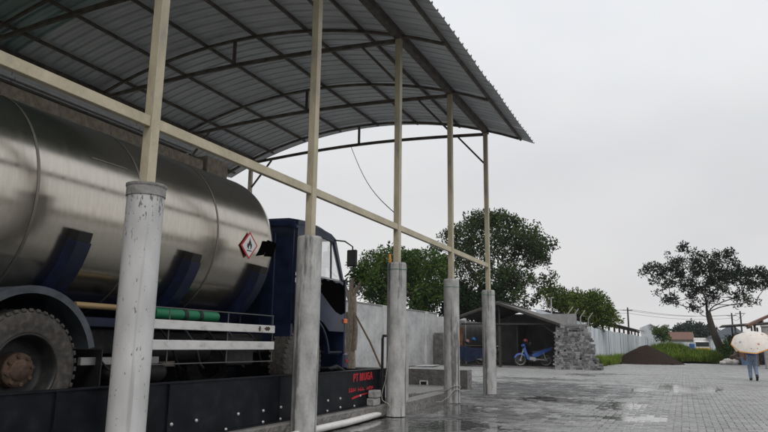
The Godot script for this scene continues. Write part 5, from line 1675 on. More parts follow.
# ---------------------------------------------------------------- heaps, blocks, pipe, rubbish
func clutter():
	# stack of loose paving blocks
	var s0 := gp(553, 369.2)
	var zf := s0.z
	var t := thing("paving_block_stack", "leaning stack of grey paving blocks in front of the shed", "block stack", Vector3(s0.x + 1.2, 0, zf - 0.6))
	var shapes := []
	var mats := []
	for k in 4:
		shapes.append(null)
		var v: float = [0.085, 0.13, 0.18, 0.25][k]
		mats.append(tm(ctex(200 + k, 0.05, 4, [[0.0, g3(v * 0.7)], [1.0, g3(v * 1.2)]], 128), 0.75, 0.0, Vector3(2, 2, 2)))
	var bmesh := pb(Vector3.ZERO, Vector3(0.203, 0.094, 0.1), 0.005).mesh()
	var emesh := pb(Vector3.ZERO, Vector3(0.1, 0.094, 0.203), 0.005).mesh()
	var core := MB.new()
	rng.seed = 63
	var rows := 23
	var shown := 0
	var rest := MB.new()
	for j in rows:
		var y := 0.05 + j * 0.0985
		var f := float(j) / rows
		var px_l: float = s0.x + 0.02 + (0.06 if j > 8 else 0.0) + max(0.0, f - 0.78) * 1.9
		var px_r := lerpf(gp(603, 369.2).x, onz(586, 330, zf).x, pow(f, 0.8))
		if f > 0.82: px_r = lerpf(px_r, onz(583, 326, zf).x, 0.7)
		if f < 0.1: px_r += 0.15
		var x: float = px_l + rng.randf_range(-0.03, 0.03) + (0.1 if j % 2 == 1 else 0.0)
		while x < px_r:
			var ends := rng.randf() < 0.6
			var w := 0.102 if ends else 0.206
			var dz := rng.randf_range(-0.03, 0.03) - 0.012 * j * 0.3
			if shown >= 300 and rng.randf() > 0.025:
				rest.box(Vector3(x + w / 2, y, zf - (0.1 if ends else 0.05) + dz), Vector3(w - 0.003, 0.094, 0.203 if ends else 0.1), 0.004)
			elif rng.randf() > 0.025:
				inst("paving_block", emesh if ends else bmesh, mats[rng.randi() % 4], t, Transform3D(Basis(Vector3(0, 1, 0), rng.randf_range(-0.06, 0.06)), Vector3(x + w / 2, y, zf - (0.1 if ends else 0.05) + dz)))
				shown += 1
			x += w
		# blocks behind the face
		var zz := 0.26
		while zz < 1.1:
			var xx: float = px_l + 0.05
			while xx < px_r - 0.12:
				core.box(Vector3(xx + 0.1 + rng.randf_range(-0.01, 0.01), y, zf - zz), Vector3(0.203, 0.094, 0.2), 0.0, Basis(Vector3(0, 1, 0), rng.randf_range(-0.04, 0.04)))
				xx += 0.207
			zz += 0.21
	part("paving_blocks_above", rest, mats[2], t, "", "stuff")
	part("paving_blocks_behind", core, mats[1], t, "", "stuff")
	# soil heap
	var hc := gp(646, 364.3)
	var hn := noise(64, 0.5, 5)
	var hw := 2.55
	var hfn := func(x: float, z: float) -> float:
		var r := Vector2((x - hc.x) / hw, (z - hc.z + 1.5) / 2.4).length()
		r += hn.get_noise_2d(x, z) * 0.08
		return max(1.65 * pow(max(1.0 - r, 0.0), 1.05) * (1.0 - 0.18 * max(1.0 - r * 2.0, 0.0)) + hn.get_noise_2d(x * 5, z * 5) * 0.07 * clamp(1.2 - r, 0, 1) - 0.02, -0.03)
	var heap := sheet_grid(hc.x - 3.0, hc.x + 3.0, hc.z - 4.5, hc.z + 1.4, 90, 80, hfn)
	single("soil_heap", heap, M.dirt, hc, "dark brown heap of soil in front of the white fence", "soil heap")
	rng.seed = 65
	for k in 10:
		var p := hc + Vector3(rng.randf_range(-3.4, 2.6), 0, rng.randf_range(0.4, 1.3))
		var r := rng.randf_range(0.05, 0.13)
		var cm := MB.new()
		cm.ball(p + Vector3(0, r * 0.5, 0), Vector3(r, r * 0.7, r * 0.9), 7, 5)
		single("soil_clod", cm, M.dirt, p, "small dark clod at the foot of the soil heap", "clod", "clods round the soil heap")
	# two hollow blocks by the girder end
	var bp := Vector3(-4.42, 0.18, -9.42)
	for k in 2:
		var o := bp + Vector3(0.01 * k, 0.118 * k, -0.012 * k)
		single("concrete_block", pb(o + Vector3(0, 0.058, 0), Vector3(0.13, 0.113, 0.24), 0.012, Basis(Vector3(0, 1, 0), 0.08 * k)), M.conc, o, ["grey concrete block on the plinth, under another block", "grey concrete block lying on top of another by the girder"][k], "concrete block")
	# PVC pipe along the plinth
	var pts := []
	for q in [[250, 447], [290, 436.5], [318, 429], [345, 423], [368, 417], [386, 411.5]]: pts.append(gp(q[0], q[1], 0.05))
	var pp := thing("drain_pipe", "white plastic pipe lying on the ground along the plinth", "pipe", gp(345, 423))
	part("tube", ptube(pts, 0.046, -1, 16), M.pvc, pp)
	part("coupling", ptube([pts[5] - (pts[5] - pts[4]).normalized() * 0.12, pts[5] + (pts[5] - pts[4]).normalized() * 0.02], 0.056, -1, 16), M.pvc, pp)
	# black pipe hoop and white board by the middle column
	var hx := -4.46
	var hz := onx(382.5, 350, hx).z
	var hp := thing("pipe_hoop", "thin black steel pipe hoop beside a column at the girder end", "hoop", Vector3(hx, 0, hz))
	part("hoop", ptube([Vector3(hx, 0.1, hz), Vector3(hx, 1.2, hz), Vector3(hx, 1.25, hz - 0.03), Vector3(hx, 1.25, hz - 0.2), Vector3(hx, 1.2, hz - 0.23), Vector3(hx, 0.1, hz - 0.23)], 0.022, -1, 8), M.black, hp)
	part("crossbar", pbar(Vector3(hx, 0.6, hz), Vector3(hx, 0.6, hz - 0.23), 0.02, 0.02), M.black, hp)
	var wb := onx(406.5, 390, -4.42)
	single("white_board", pb(Vector3(-4.42, 0.68, wb.z), Vector3(0.03, 1.25, 0.12), 0.004), M.plaster, Vector3(-4.42, 0.05, wb.z), "narrow pale board standing upright behind a column", "board")
	# loose cables tied at two columns
	var c0 := Vector3(RX, 0, bay(2))
	var lc := []
	for q in [[-0.06, 1.1, 0.155], [-0.07, 0.9, 0.16], [-0.09, 0.7, 0.16], [-0.12, 0.55, 0.15], [-0.16, 0.42, 0.15], [-0.18, 0.32, 0.16], [-0.165, 0.25, 0.17], [-0.12, 0.22, 0.18], [-0.06, 0.2, 0.18], [-0.02, 0.15, 0.18], [-0.03, 0.09, 0.185]]: lc.append(c0 + Vector3(q[0], q[1], q[2]))
	single("loose_cable", ptube(lc, 0.006, -1, 6), M.plaster, c0 + Vector3(-0.1, 0.14, 0.2), "thin white cable hanging down a column above the pipe end", "cable")
	c0 = Vector3(RX, 0, bay(3))
	lc = []
	for i in 15:
		var a := TAU * i / 12.0
		lc.append(c0 + Vector3(cos(a) * 0.185, 0.3 + 0.05 * sin(a * 2.0) - i * 0.006, sin(a) * 0.185))
	lc.append(c0 + Vector3(0.0, 0.12, 0.24)); lc.append(c0 + Vector3(-0.12, 0.03, 0.3)); lc.append(c0 + Vector3(-0.3, 0.02, 0.25))
	single("loose_rope", ptube(lc, 0.008, -1, 6), M.plaster, c0 + Vector3(0, 0.02, 0.2), "pale rope looped round the foot of a column", "rope")
	# rubbish at the stall
	rng.seed = 66
	var g := onz(728, 363, -55.0) * Vector3(1, 0, 1)
	for e in [[0.0, 0.0, 0.36, 0.24], [0.45, 0.1, 0.28, 0.2], [-0.35, 0.25, 0.24, 0.15]]:
		var bm := MB.new()
		var c := g + Vector3(e[0], e[3] * 0.8, e[1])
		bm.ball(c, Vector3(e[2], e[3], e[2] * 0.8), 22, 14)
		for i in bm.v.size():
			var d := bm.v[i] - c
			bm.v[i] = c + d * (1.0 + 0.55 * und2.get_noise_3d(d.x * 9 + e[0] * 30, d.y * 9, d.z * 9))
		single("rubbish_bag", bm, M.bag, c - Vector3(0, e[3], 0), "crumpled white sack of rubbish at the yard edge by the stall", "sack", "white rubbish sacks")
	var kk := 0
	for e in [[741, 361, 0.7, 0.5], [746, 358, 0.9, 0.7], [738, 357, 0.8, 0.5], [748, 363, 0.5, 0.4], [743, 354, 0.9, 0.6], [751, 356, 0.7, 0.8]]:
		var p := onz(e[0], 363.8, -55.2) * Vector3(1, 0, 1)
		var bm := MB.new()
		var y: float = onz(e[0], e[1], p.z).y
		bm.box(Vector3(p.x, max(y, e[3] / 2), p.z - kk * 0.12), Vector3(e[2], e[3], 0.6), 0.05, Basis.from_euler(Vector3(rng.randf_range(-0.3, 0.3), rng.randf_range(-0.6, 0.6), rng.randf_range(-0.4, 0.4))))
		single("scrap_crate", bm, [M.wood, M.tile_red, M.rust, M.helmet_pink, M.wood, M.tile_red][kk], Vector3(p.x, 0, p.z), ["brown wooden crate in the scrap heap beside the sacks", "reddish crate low in the scrap heap", "rusty brown box in the scrap heap", "pinkish box at the foot of the scrap heap", "brown crate on top of the scrap heap", "brick red crate at the end of the scrap heap"][kk], "crate", "scrap heap crates")
		kk += 1
	var p2 := onz(740, 363.8, -55.2) * Vector3(1, 0, 1)
	single("white_signboard", pb(Vector3(p2.x, 1.35, p2.z + 0.3), Vector3(0.75, 0.6, 0.04), 0.01, Basis.from_euler(Vector3(-0.3, 0.1, 0.45))), M.bag, Vector3(p2.x, 1.0, p2.z + 0.3), "tilted white board leaning on top of the scrap heap", "board")
	var bk := onz(745.5, 364.0, -54.6) * Vector3(1, 0, 1)
	var bu := MB.new()
	bu.lathe(bk, Vector3.UP, [Vector2(0.22, 0), Vector2(0.3, 0.55), Vector2(0.31, 0.56), Vector2(0.29, 0.56), Vector2(0.2, 0.05), Vector2(0, 0.05)], 16)
	single("blue_bucket", bu, pm(Color(0.16, 0.26, 0.42), 0.5), bk, "pale blue plastic bucket in front of the scrap heap", "bucket")

# ---------------------------------------------------------------- motorcycles
# built in local axes: forward +x, up +y
func motorbike(t: Node3D, paint: Material, full: bool):
	for x in [0.62, -0.62]:
		var w := Node3D.new()
		w.name = "wheel"
		t.add_child(w, true)
		var R := 0.29
		var m := MB.new()
		m.torus(Vector3(x, R, 0), Vector3(0, 0, 1), R - 0.04, 0.04, 32, 10)
		local("tyre", m, M.rubber, w)
		m = MB.new()
		m.torus(Vector3(x, R, 0), Vector3(0, 0, 1), R - 0.075, 0.012, 28, 8)
		local("rim", m, M.alu, w)
		m = MB.new()
		for k in 14:
			var a := TAU * k / 14.0
			m.tube([Vector3(x, R, 0.025 * (1 if k % 2 == 0 else -1)), Vector3(x + cos(a) * 0.21, R + sin(a) * 0.21, 0)], 0.004, -1, 5, false)
		local("spokes", m, M.alu, w)
		m = MB.new()
		m.tube([Vector3(x, R, -0.06), Vector3(x, R, 0.06)], 0.05, -1, 12)
		local("hub", m, M.alu, w)
	for s in [-1.0, 1.0]:
		local("fork_leg", ptube([Vector3(0.62, 0.29, s * 0.08), Vector3(0.52, 0.62, s * 0.08), Vector3(0.44, 0.84, s * 0.05)], 0.02, -1, 8), M.alu, t)
		local("shock_absorber", ptube([Vector3(-0.58, 0.32, s * 0.13), Vector3(-0.46, 0.66, s * 0.13)], 0.025, -1, 8), M.alu, t)
		local("swing_arm", pbar(Vector3(-0.62, 0.29, s * 0.1), Vector3(-0.1, 0.34, s * 0.1), 0.03, 0.05), M.alu, t)
		local("handlebar", ptube([Vector3(0.42, 0.93, 0), Vector3(0.38, 0.99, s * 0.15), Vector3(0.3, 1.0, s * 0.33)], 0.012, -1, 8), M.black, t)
		local("mirror", pb(Vector3(0.36, 1.17, s * 0.3), Vector3(0.03, 0.07, 0.11), 0.02), M.black, t)
		local("mirror_stalk", ptube([Vector3(0.34, 1.0, s * 0.24), Vector3(0.36, 1.15, s * 0.29)], 0.006, -1, 6), M.black, t)
	local("engine", pb(Vector3(0.05, 0.36, 0), Vector3(0.36, 0.2, 0.24), 0.04), M.alu, t)
	local("crankcase", ptube([Vector3(0.0, 0.34, -0.14), Vector3(0.0, 0.34, 0.14)], 0.1, -1, 16), M.alu, t)
	local("exhaust", ptube([Vector3(0.12, 0.3, 0.12), Vector3(-0.1, 0.26, 0.15), Vector3(-0.35, 0.3, 0.16), Vector3(-0.78, 0.38, 0.17)], 0.03, 0.045, 10), M.alu, t)
	local("foot_bar", ptube([Vector3(0.05, 0.28, -0.28), Vector3(0.05, 0.28, 0.28)], 0.015, -1, 8), M.black, t)
	local("stand", ptube([Vector3(-0.05, 0.28, 0.13), Vector3(0.02, 0.0, 0.26)], 0.013, -1, 6), M.black, t)
	local("frame_tube", ptube([Vector3(0.42, 0.8, 0), Vector3(0.25, 0.55, 0), Vector3(0.0, 0.45, 0), Vector3(-0.3, 0.55, 0), Vector3(-0.75, 0.72, 0)], 0.035, 0.025, 8), M.black, t)
	if not full: return
	# leg shield, fenders, tail
	var ls := MB.new()
	for s in [-1.0, 1.0]:
		ls.prism(PackedVector2Array([Vector2(0.40, 0.92), Vector2(0.50, 0.80), Vector2(0.42, 0.60), Vector2(0.30, 0.34), Vector2(0.18, 0.28), Vector2(0.20, 0.42), Vector2(0.30, 0.62)]), Vector3(0, 0, s * 0.13 - 0.012), Vector3(1, 0, 0), Vector3(0, 1, 0), 0.024)
	ls.box(Vector3(0.43, 0.78, 0), Vector3(0.05, 0.3, 0.27), 0.02, Basis(Vector3(0, 0, 1), 0.35))
	local("leg_shield", ls, paint, t)
	var ff := MB.new()
	for i in 10:
		var a0 := lerpf(0.35, 2.5, i / 10.0)
		var a1 := lerpf(0.35, 2.5, (i + 1) / 10.0)
		var c := Vector3(0.62, 0.29, 0)
		var d0 := Vector3(cos(a0), sin(a0), 0)
		var d1 := Vector3(cos(a1), sin(a1), 0)
		for s in [[-0.07, 0.07]]:
			ff.sq(c + d0 * 0.33 + Vector3(0, 0, s[0]), c + d1 * 0.33 + Vector3(0, 0, s[0]), c + d1 * 0.33 + Vector3(0, 0, s[1]), c + d0 * 0.33 + Vector3(0, 0, s[1]), d0, d1, d1, d0)
		for s in [-1.0, 1.0]:
			ff.quad(c + d0 * 0.33 + Vector3(0, 0, s * 0.07), c + d1 * 0.33 + Vector3(0, 0, s * 0.07), c + d1 * 0.25 + Vector3(0, 0, s * 0.085), c + d0 * 0.25 + Vector3(0, 0, s * 0.085), Vector3(0, 0, s))
	local("front_fender", ff, paint, t)
	var tl := MB.new()
	for s in [-1.0, 1.0]:
		tl.prism(PackedVector2Array([Vector2(0.08, 0.56), Vector2(-0.1, 0.66), Vector2(-0.45, 0.78), Vector2(-0.92, 0.92), Vector2(-0.86, 0.80), Vector2(-0.5, 0.6), Vector2(-0.2, 0.46), Vector2(0.05, 0.44)]), Vector3(0, 0, s * 0.115 - 0.012), Vector3(1, 0, 0), Vector3(0, 1, 0), 0.024)
	tl.bar(Vector3(-0.4, 0.74, 0), Vector3(-0.92, 0.9, 0), 0.22, 0.03)
	local("tail_cowl", tl, paint, t)
	var st := MB.new()
	st.prism(PackedVector2Array([Vector2(0.08, 0.70), Vector2(-0.1, 0.74), Vector2(-0.3, 0.76), Vector2(-0.6, 0.86), Vector2(-0.8, 0.9), Vector2(-0.78, 0.84), Vector2(-0.45, 0.74), Vector2(-0.1, 0.64), Vector2(0.06, 0.62)]), Vector3(0, 0, -0.12), Vector3(1, 0, 0), Vector3(0, 1, 0), 0.24)
	local("seat", st, M.seat, t)
	var cw := MB.new()
	cw.ball(Vector3(0.44, 0.97, 0), Vector3(0.11, 0.1, 0.15), 14, 9)
	local("headlight_cowl", cw, paint, t)
	var hl := MB.new()
	hl.ball(Vector3(0.52, 0.96, 0), Vector3(0.04, 0.06, 0.08), 12, 8)
	local("headlight", hl, M.alu, t)
	var rf := MB.new()
	rf.bar(Vector3(-0.62, 0.62, 0), Vector3(-0.98, 0.5, 0), 0.14, 0.02)
	local("rear_fender", rf, M.black, t)
	local("tail_lamp", pb(Vector3(-0.93, 0.83, 0), Vector3(0.06, 0.07, 0.14), 0.02), M.red, t)
func local(called: String, mb: MB, mat: Material, parent: Node3D) -> MeshInstance3D:
	var o := MeshInstance3D.new()
	o.name = called
	o.mesh = mb.mesh()
	o.material_override = mat
	parent.add_child(o, true)
	return o
func helmet(called: String, at: Vector3, mat: Material, label: String):
	var t := thing(called, label, "helmet", at - Vector3(0, 0.14, 0), "helmets on the motorcycles")
	var m := MB.new()
	m.ball(at, Vector3(0.135, 0.14, 0.15), 16, 10, -0.55, PI / 2)
	part("shell", m, mat, t)
	m = MB.new()
	m.ball(at + Vector3(-0.03, -0.035, 0.06), Vector3(0.12, 0.07, 0.115), 14, 8)
	part("visor", m, M.black, t)
	m = MB.new()
	m.torus(at - Vector3(0, 0.075, 0), Vector3.UP, 0.12, 0.014, 20, 6)
	part("rim", m, M.black, t)
func motorbikes():
	var b := gp(533.5, 367.4)
	b.y = 0.06
	var t := thing("blue_motorcycle", "bright blue underbone motorcycle parked at the shed mouth", "motorcycle", b)
	motorbike(t, M.bike_blue, true)
	t.rotation.y = PI + 0.40
	t.scale = Vector3.ONE * 1.14
	helmet("motorcycle_helmet", t.transform * Vector3(0.34, 1.19, 0.0), M.helmet_red, "red helmet hung on the handlebar of the blue motorcycle")
	var bg := MB.new()
	var bc: Vector3 = t.transform * Vector3(0.12, 1.06, 0.05)
	bg.ball(bc, Vector3(0.14, 0.17, 0.12), 12, 8)
	single("black_jacket", bg, M.seat, bc - Vector3(0, 0.17, 0), "black jacket bundled on the handlebar behind the red helmet", "jacket")
	# dark machine beyond the last column
	var b2 := gp(497, 365.6)
	b2.y = 0.06
	var t2 := thing("dark_motorcycle", "dark motorcycle parked nose out beside the shed partition", "motorcycle", b2)
	motorbike(t2, M.seat, true)
	t2.rotation.y = -0.25 - PI / 2 + 0.6
	t2.scale = Vector3.ONE * 1.1
	# covered one under a tarpaulin
	var b3 := gp(469, 366.3)
	b3.y = 0.06
	var t3 := thing("covered_motorcycle", "motorcycle half hidden under the dark blue tarpaulin", "motorcycle", b3)
	motorbike(t3, M.bag, false)
	t3.rotation.y = PI + 0.45
	t3.scale = Vector3.ONE * 1.1
	var xf: Transform3D = t3.transform
	var tp := MB.new()
	var nx := 40
	var ny := 24
	var g := []
	for j in ny + 1:
		var row := []
		for i in nx + 1:
			var u := lerpf(0.62, -1.15, float(i) / nx)
			var v := lerpf(-1, 1, float(j) / ny)
			var ridge: float = 0.98 + 0.06 * sin(u * 4.0) - 0.12 * max(0.0, -u - 0.5)
			var drop: float = pow(abs(v), 1.3)
			var hem: float = 0.30 + 0.10 * sin(u * 5.0 + v * 2.0) + 0.12 * max(0.0, u)
			var y: float = lerp(ridge, hem, smoothstep(0.1, 1.0, drop))
			var w: float = signf(v) * (0.16 * min(abs(v) * 3.0, 1.0) + 0.24 * abs(v)) + 0.045 * sin(u * 16.0 + v * 3.0) * abs(v)
			row.append(xf * Vector3(u, y / 1.1, w))
		g.append(row)
	for j in ny:
		for i in nx:
			var nf := func(ii: int, jj: int) -> Vector3:
				var a: Vector3 = g[jj][min(ii + 1, nx)] - g[jj][max(ii - 1, 0)]
				var c: Vector3 = g[min(jj + 1, ny)][ii] - g[max(jj - 1, 0)][ii]
				var nn := a.cross(c).normalized()
				return nn if nn.y > 0 else -nn
			tp.sq(g[j][i], g[j][i + 1], g[j + 1][i + 1], g[j + 1][i], nf.call(i, j), nf.call(i + 1, j), nf.call(i + 1, j + 1), nf.call(i, j + 1))
	single("tarpaulin", tp, M.tarp, b3 + Vector3(0, 0.3, 0), "dark blue tarpaulin draped over a motorcycle in the shed", "tarpaulin")
	helmet("motorcycle_helmet", onz(467.5, 341.5, b3.z - 0.9), M.helmet_pink, "pale pink helmet above the dark blue tarpaulin")
	helmet("motorcycle_helmet", onz(474, 339.5, b3.z - 0.9), M.helmet_blue, "bright blue helmet above the dark blue tarpaulin")
	# rack behind that carries the two helmets
	var rk := onz(471, 345, b3.z - 0.9)
	var r := thing("helmet_shelf", "dark plank shelf behind the tarpaulin holding two helmets", "shelf", Vector3(rk.x, 0.06, rk.z))
	part("board", pb(Vector3(rk.x, onz(471, 343.3, rk.z).y - 0.12, rk.z), Vector3(1.3, 0.04, 0.35), 0.005), M.wood, r)
	for s in [-1.0, 1.0]: part("leg", pb(Vector3(rk.x + s * 0.55, 0.5, rk.z), Vector3(0.06, 0.9, 0.06), 0.005), M.wood, r)

# ---------------------------------------------------------------- person with umbrella
func sdf_mesh(bones: Array, cell: float, k: float) -> MB:
	var lo := Vector3(1e9, 1e9, 1e9)
	var hi := -lo
	for b in bones:
		var r: float = max(b[2], b[3]) + k + cell * 2
		lo = lo.min((b[0] as Vector3).min(b[1]) - Vector3.ONE * r)
		hi = hi.max((b[0] as Vector3).max(b[1]) + Vector3.ONE * r)
	var nx := int((hi.x - lo.x) / cell) + 2
	var ny := int((hi.y - lo.y) / cell) + 2
	var nz := int((hi.z - lo.z) / cell) + 2
	var f := PackedFloat32Array()
	f.resize(nx * ny * nz)
	f.fill(1.0)
	for b in bones:
		var a: Vector3 = b[0]
		var e: Vector3 = b[1]
		var r: float = max(b[2], b[3]) + k + cell * 1.5
		var p0 := (a.min(e) - Vector3.ONE * r - lo) / cell
		var p1 := (a.max(e) + Vector3.ONE * r - lo) / cell
		var ab := e - a
		var l2: float = max(ab.length_squared(), 1e-9)
		var sq: Vector3 = b[4] if b.size() > 4 else Vector3.ONE
		for z in range(max(0, int(p0.z)), min(nz, int(p1.z) + 2)):
			for y in range(max(0, int(p0.y)), min(ny, int(p1.y) + 2)):
				for x in range(max(0, int(p0.x)), min(nx, int(p1.x) + 2)):
					var p := lo + Vector3(x, y, z) * cell
					var t: float = clamp((p - a).dot(ab) / l2, 0.0, 1.0)
					var d: float = ((p - a - ab * t) * sq).length() - lerp(b[2], b[3], t)
					var i := x + nx * (y + ny * z)
					var o := f[i]
					var h: float = max(k - abs(o - d), 0.0) / k
					f[i] = min(o, d) - h * h * k * 0.25
	var vert := {}
	var m := MB.new()
	var cellv := func(x: int, y: int, z: int) -> Vector3:
		var key := x + nx * (y + ny * z)
		if vert.has(key): return vert[key]
		var s := Vector3.ZERO
		var n := 0
		for e in [[0, 0, 0, 1, 0, 0], [0, 1, 0, 1, 1, 0], [0, 0, 1, 1, 0, 1], [0, 1, 1, 1, 1, 1], [0, 0, 0, 0, 1, 0], [1, 0, 0, 1, 1, 0], [0, 0, 1, 0, 1, 1], [1, 0, 1, 1, 1, 1], [0, 0, 0, 0, 0, 1], [1, 0, 0, 1, 0, 1], [0, 1, 0, 0, 1, 1], [1, 1, 0, 1, 1, 1]]:
			var v0 := f[(x + e[0]) + nx * ((y + e[1]) + ny * (z + e[2]))]
			var v1 := f[(x + e[3]) + nx * ((y + e[4]) + ny * (z + e[5]))]
			if (v0 < 0.0) != (v1 < 0.0):
				var w := v0 / (v0 - v1)
				s += Vector3(x, y, z) + Vector3(lerp(float(e[0]), float(e[3]), w), lerp(float(e[1]), float(e[4]), w), lerp(float(e[2]), float(e[5]), w))
				n += 1
		var r: Vector3 = lo + (s / max(n, 1)) * cell
		vert[key] = r
		return r
	var grad := func(p: Vector3) -> Vector3:
		var q := (p - lo) / cell
		var x := clampi(int(round(q.x)), 1, nx - 2)
		var y := clampi(int(round(q.y)), 1, ny - 2)
		var z := clampi(int(round(q.z)), 1, nz - 2)
		var g := Vector3(f[x + 1 + nx * (y + ny * z)] - f[x - 1 + nx * (y + ny * z)], f[x + nx * (y + 1 + ny * z)] - f[x + nx * (y - 1 + ny * z)], f[x + nx * (y + ny * (z + 1))] - f[x + nx * (y + ny * (z - 1))])
		return g.normalized() if g.length() > 1e-6 else Vector3.UP
	for z in range(1, nz - 1):
		for y in range(1, ny - 1):
			for x in range(1, nx - 1):
				var v0 := f[x + nx * (y + ny * z)]
				var a := v0 < 0.0
				for ax in 3:
					var v1: float = f[x + 1 + nx * (y + ny * z)] if ax == 0 else (f[x + nx * (y + 1 + ny * z)] if ax == 1 else f[x + nx * (y + ny * (z + 1))])
					if a == (v1 < 0.0): continue
					var q := []
					for e in [[0, 0], [1, 0], [1, 1], [0, 1]]:
						if ax == 0: q.append(cellv.call(x, y - e[0], z - e[1]))
						elif ax == 1: q.append(cellv.call(x - e[0], y, z - e[1]))
						else: q.append(cellv.call(x - e[0], y - e[1], z))
					var n := []
					for p in q: n.append(grad.call(p))
					m.sq(q[0], q[1], q[2], q[3], n[0], n[1], n[2], n[3])
	return m
func umbrella_person():
	var o := gp(754, 380.6)
	var s := 1.0
	var P := func(x: float, y: float, z: float) -> Vector3: return o + Vector3(x, y, z) * s     # x to the side, z towards the camera
	var t := thing("person", "person in blue jeans and blue shirt walking away under an umbrella", "person", o)
	# body: head, neck, arms, hands
	var head: Vector3 = P.call(0.03, 1.55, -0.04)
	var body := [
		[P.call(0.02, 1.36, 0.0), head + Vector3(0, -0.05, 0.0), 0.055, 0.055],
		[head + Vector3(0, 0.03, 0.01), head + Vector3(0, -0.03, -0.01), 0.095, 0.08],
		[head + Vector3(0, -0.06, -0.05), head + Vector3(0, -0.09, -0.06), 0.05, 0.04],
		[head + Vector3(0, -0.01, -0.1), head + Vector3(0, -0.03, -0.118), 0.014, 0.016],
		[head + Vector3(0.092, 0.0, 0.01), head + Vector3(0.096, -0.03, 0.01), 0.018, 0.014],
		[head + Vector3(-0.092, 0.0, 0.01), head + Vector3(-0.096, -0.03, 0.01), 0.018, 0.014],
		[P.call(0.0, 1.3, 0), P.call(0.0, 0.98, 0), 0.12, 0.11],
		[P.call(0.17, 1.33, 0), P.call(0.23, 1.06, -0.03), 0.045, 0.038],
		[P.call(0.23, 1.06, -0.03), P.call(0.14, 1.16, -0.22), 0.036, 0.026],
		[P.call(-0.17, 1.33, 0), P.call(-0.24, 1.06, 0.03), 0.045, 0.038],
		[P.call(-0.24, 1.06, 0.03), P.call(-0.22, 0.86, -0.1), 0.036, 0.026],
		[P.call(0.0, 0.9, 0), P.call(0.0, 0.86, 0), 0.12, 0.1],
		[P.call(0.085, 0.88, 0), P.call(0.095, 0.48, -0.04), 0.07, 0.05],
		[P.call(0.095, 0.48, -0.04), P.call(0.10, 0.14, 0.16), 0.048, 0.034],
		[P.call(-0.085, 0.88, 0), P.call(-0.09, 0.47, -0.05), 0.07, 0.05],
		[P.call(-0.09, 0.47, -0.05), P.call(-0.09, 0.07, 0.0), 0.048, 0.034]]
	var bm := sdf_mesh(body, 0.016, 0.04)
	# hands, fine grid
	for h in [[P.call(0.14, 1.16, -0.22), Vector3(-0.25, 0.75, -0.35), true], [P.call(-0.22, 0.86, -0.1), Vector3(0.0, -1.0, -0.15), false]]:
		var w: Vector3 = h[0]
		var d: Vector3 = (h[1] as Vector3).normalized()
		var sd := d.cross(Vector3(0, 0, 1)).normalized()
		var pn := sd.cross(d).normalized()
		var hb := [[w, w + d * 0.03, 0.026, 0.028], [w + d * 0.04 + sd * 0.024, w + d * 0.085 + sd * 0.03, 0.016, 0.015], [w + d * 0.04, w + d * 0.09, 0.018, 0.016], [w + d * 0.04 - sd * 0.024, w + d * 0.08 - sd * 0.028, 0.016, 0.014]]
		var len_f := [0.075, 0.085, 0.08, 0.062]
		for i in 4:
			var r0 := w + d * 0.088 + sd * (0.033 - 0.022 * i)
			var c := 1.3 if h[2] else 0.45
			var d1 := (d * cos(c * 0.5) + pn * sin(c * 0.5)).normalized()
			var d2 := (d * cos(c * 1.3) + pn * sin(c * 1.3)).normalized()
			var d3 := (d * cos(c * 2.0) + pn * sin(c * 2.0)).normalized()
			var L: float = len_f[i]
			hb.append([r0, r0 + d1 * L * 0.45, 0.0095, 0.009])
			hb.append([r0 + d1 * L * 0.45, r0 + d1 * L * 0.45 + d2 * L * 0.32, 0.009, 0.0085])
			hb.append([r0 + d1 * L * 0.45 + d2 * L * 0.32, r0 + d1 * L * 0.45 + d2 * L * 0.32 + d3 * L * 0.25, 0.0085, 0.0075])
		var th := w + d * 0.03 + sd * 0.034
		hb.append([th, th + (d * 0.6 + sd * 0.6 + pn * 0.5).normalized() * 0.04, 0.012, 0.011])
		hb.append([th + (d * 0.6 + sd * 0.6 + pn * 0.5).normalized() * 0.04, th + (d * 0.6 + sd * 0.6 + pn * 0.5).normalized() * 0.04 + (d * 0.9 + pn * 0.5).normalized() * 0.03, 0.0105, 0.009])
		var hm := sdf_mesh(hb, 0.005, 0.008)
		bm.v.append_array(hm.v); bm.n.append_array(hm.n); bm.c.append_array(hm.c); bm.uv.append_array(hm.uv)
	part("body", bm, M.skin, t)
	part("hair", sdf_mesh([[head + Vector3(0, 0.05, 0.02), head + Vector3(0, -0.03, 0.035), 0.1, 0.092], [head + Vector3(0, -0.04, 0.05), head + Vector3(0, -0.12, 0.06), 0.075, 0.05]], 0.016, 0.03), M.hair, t)
	part("shirt", sdf_mesh([[P.call(0.0, 1.30, 0.0), P.call(0.0, 1.0, 0.0), 0.15, 0.14, Vector3(0.85, 1, 1.15)], [P.call(0.15, 1.33, 0), P.call(-0.15, 1.33, 0), 0.075, 0.075], [P.call(0.0, 1.0, 0), P.call(0.0, 0.93, 0), 0.15, 0.152, Vector3(0.85, 1, 1.1)],
		[P.call(0.17, 1.34, 0), P.call(0.22, 1.12, -0.02), 0.068, 0.06], [P.call(-0.17, 1.34, 0), P.call(-0.23, 1.12, 0.02), 0.068, 0.06]], 0.016, 0.04), M.shirt, t)
	part("jeans", sdf_mesh([[P.call(0.0, 0.97, 0), P.call(0.0, 0.86, 0), 0.135, 0.14, Vector3(0.85, 1, 1.05)], [P.call(0.08, 0.86, 0.02), P.call(0.095, 0.48, -0.04), 0.098, 0.07], [P.call(0.095, 0.48, -0.04), P.call(0.10, 0.17, 0.15), 0.07, 0.056],
		[P.call(-0.08, 0.86, 0.02), P.call(-0.09, 0.47, -0.05), 0.098, 0.07], [P.call(-0.09, 0.47, -0.05), P.call(-0.09, 0.09, 0.0), 0.07, 0.058]], 0.016, 0.035), M.denim, t)
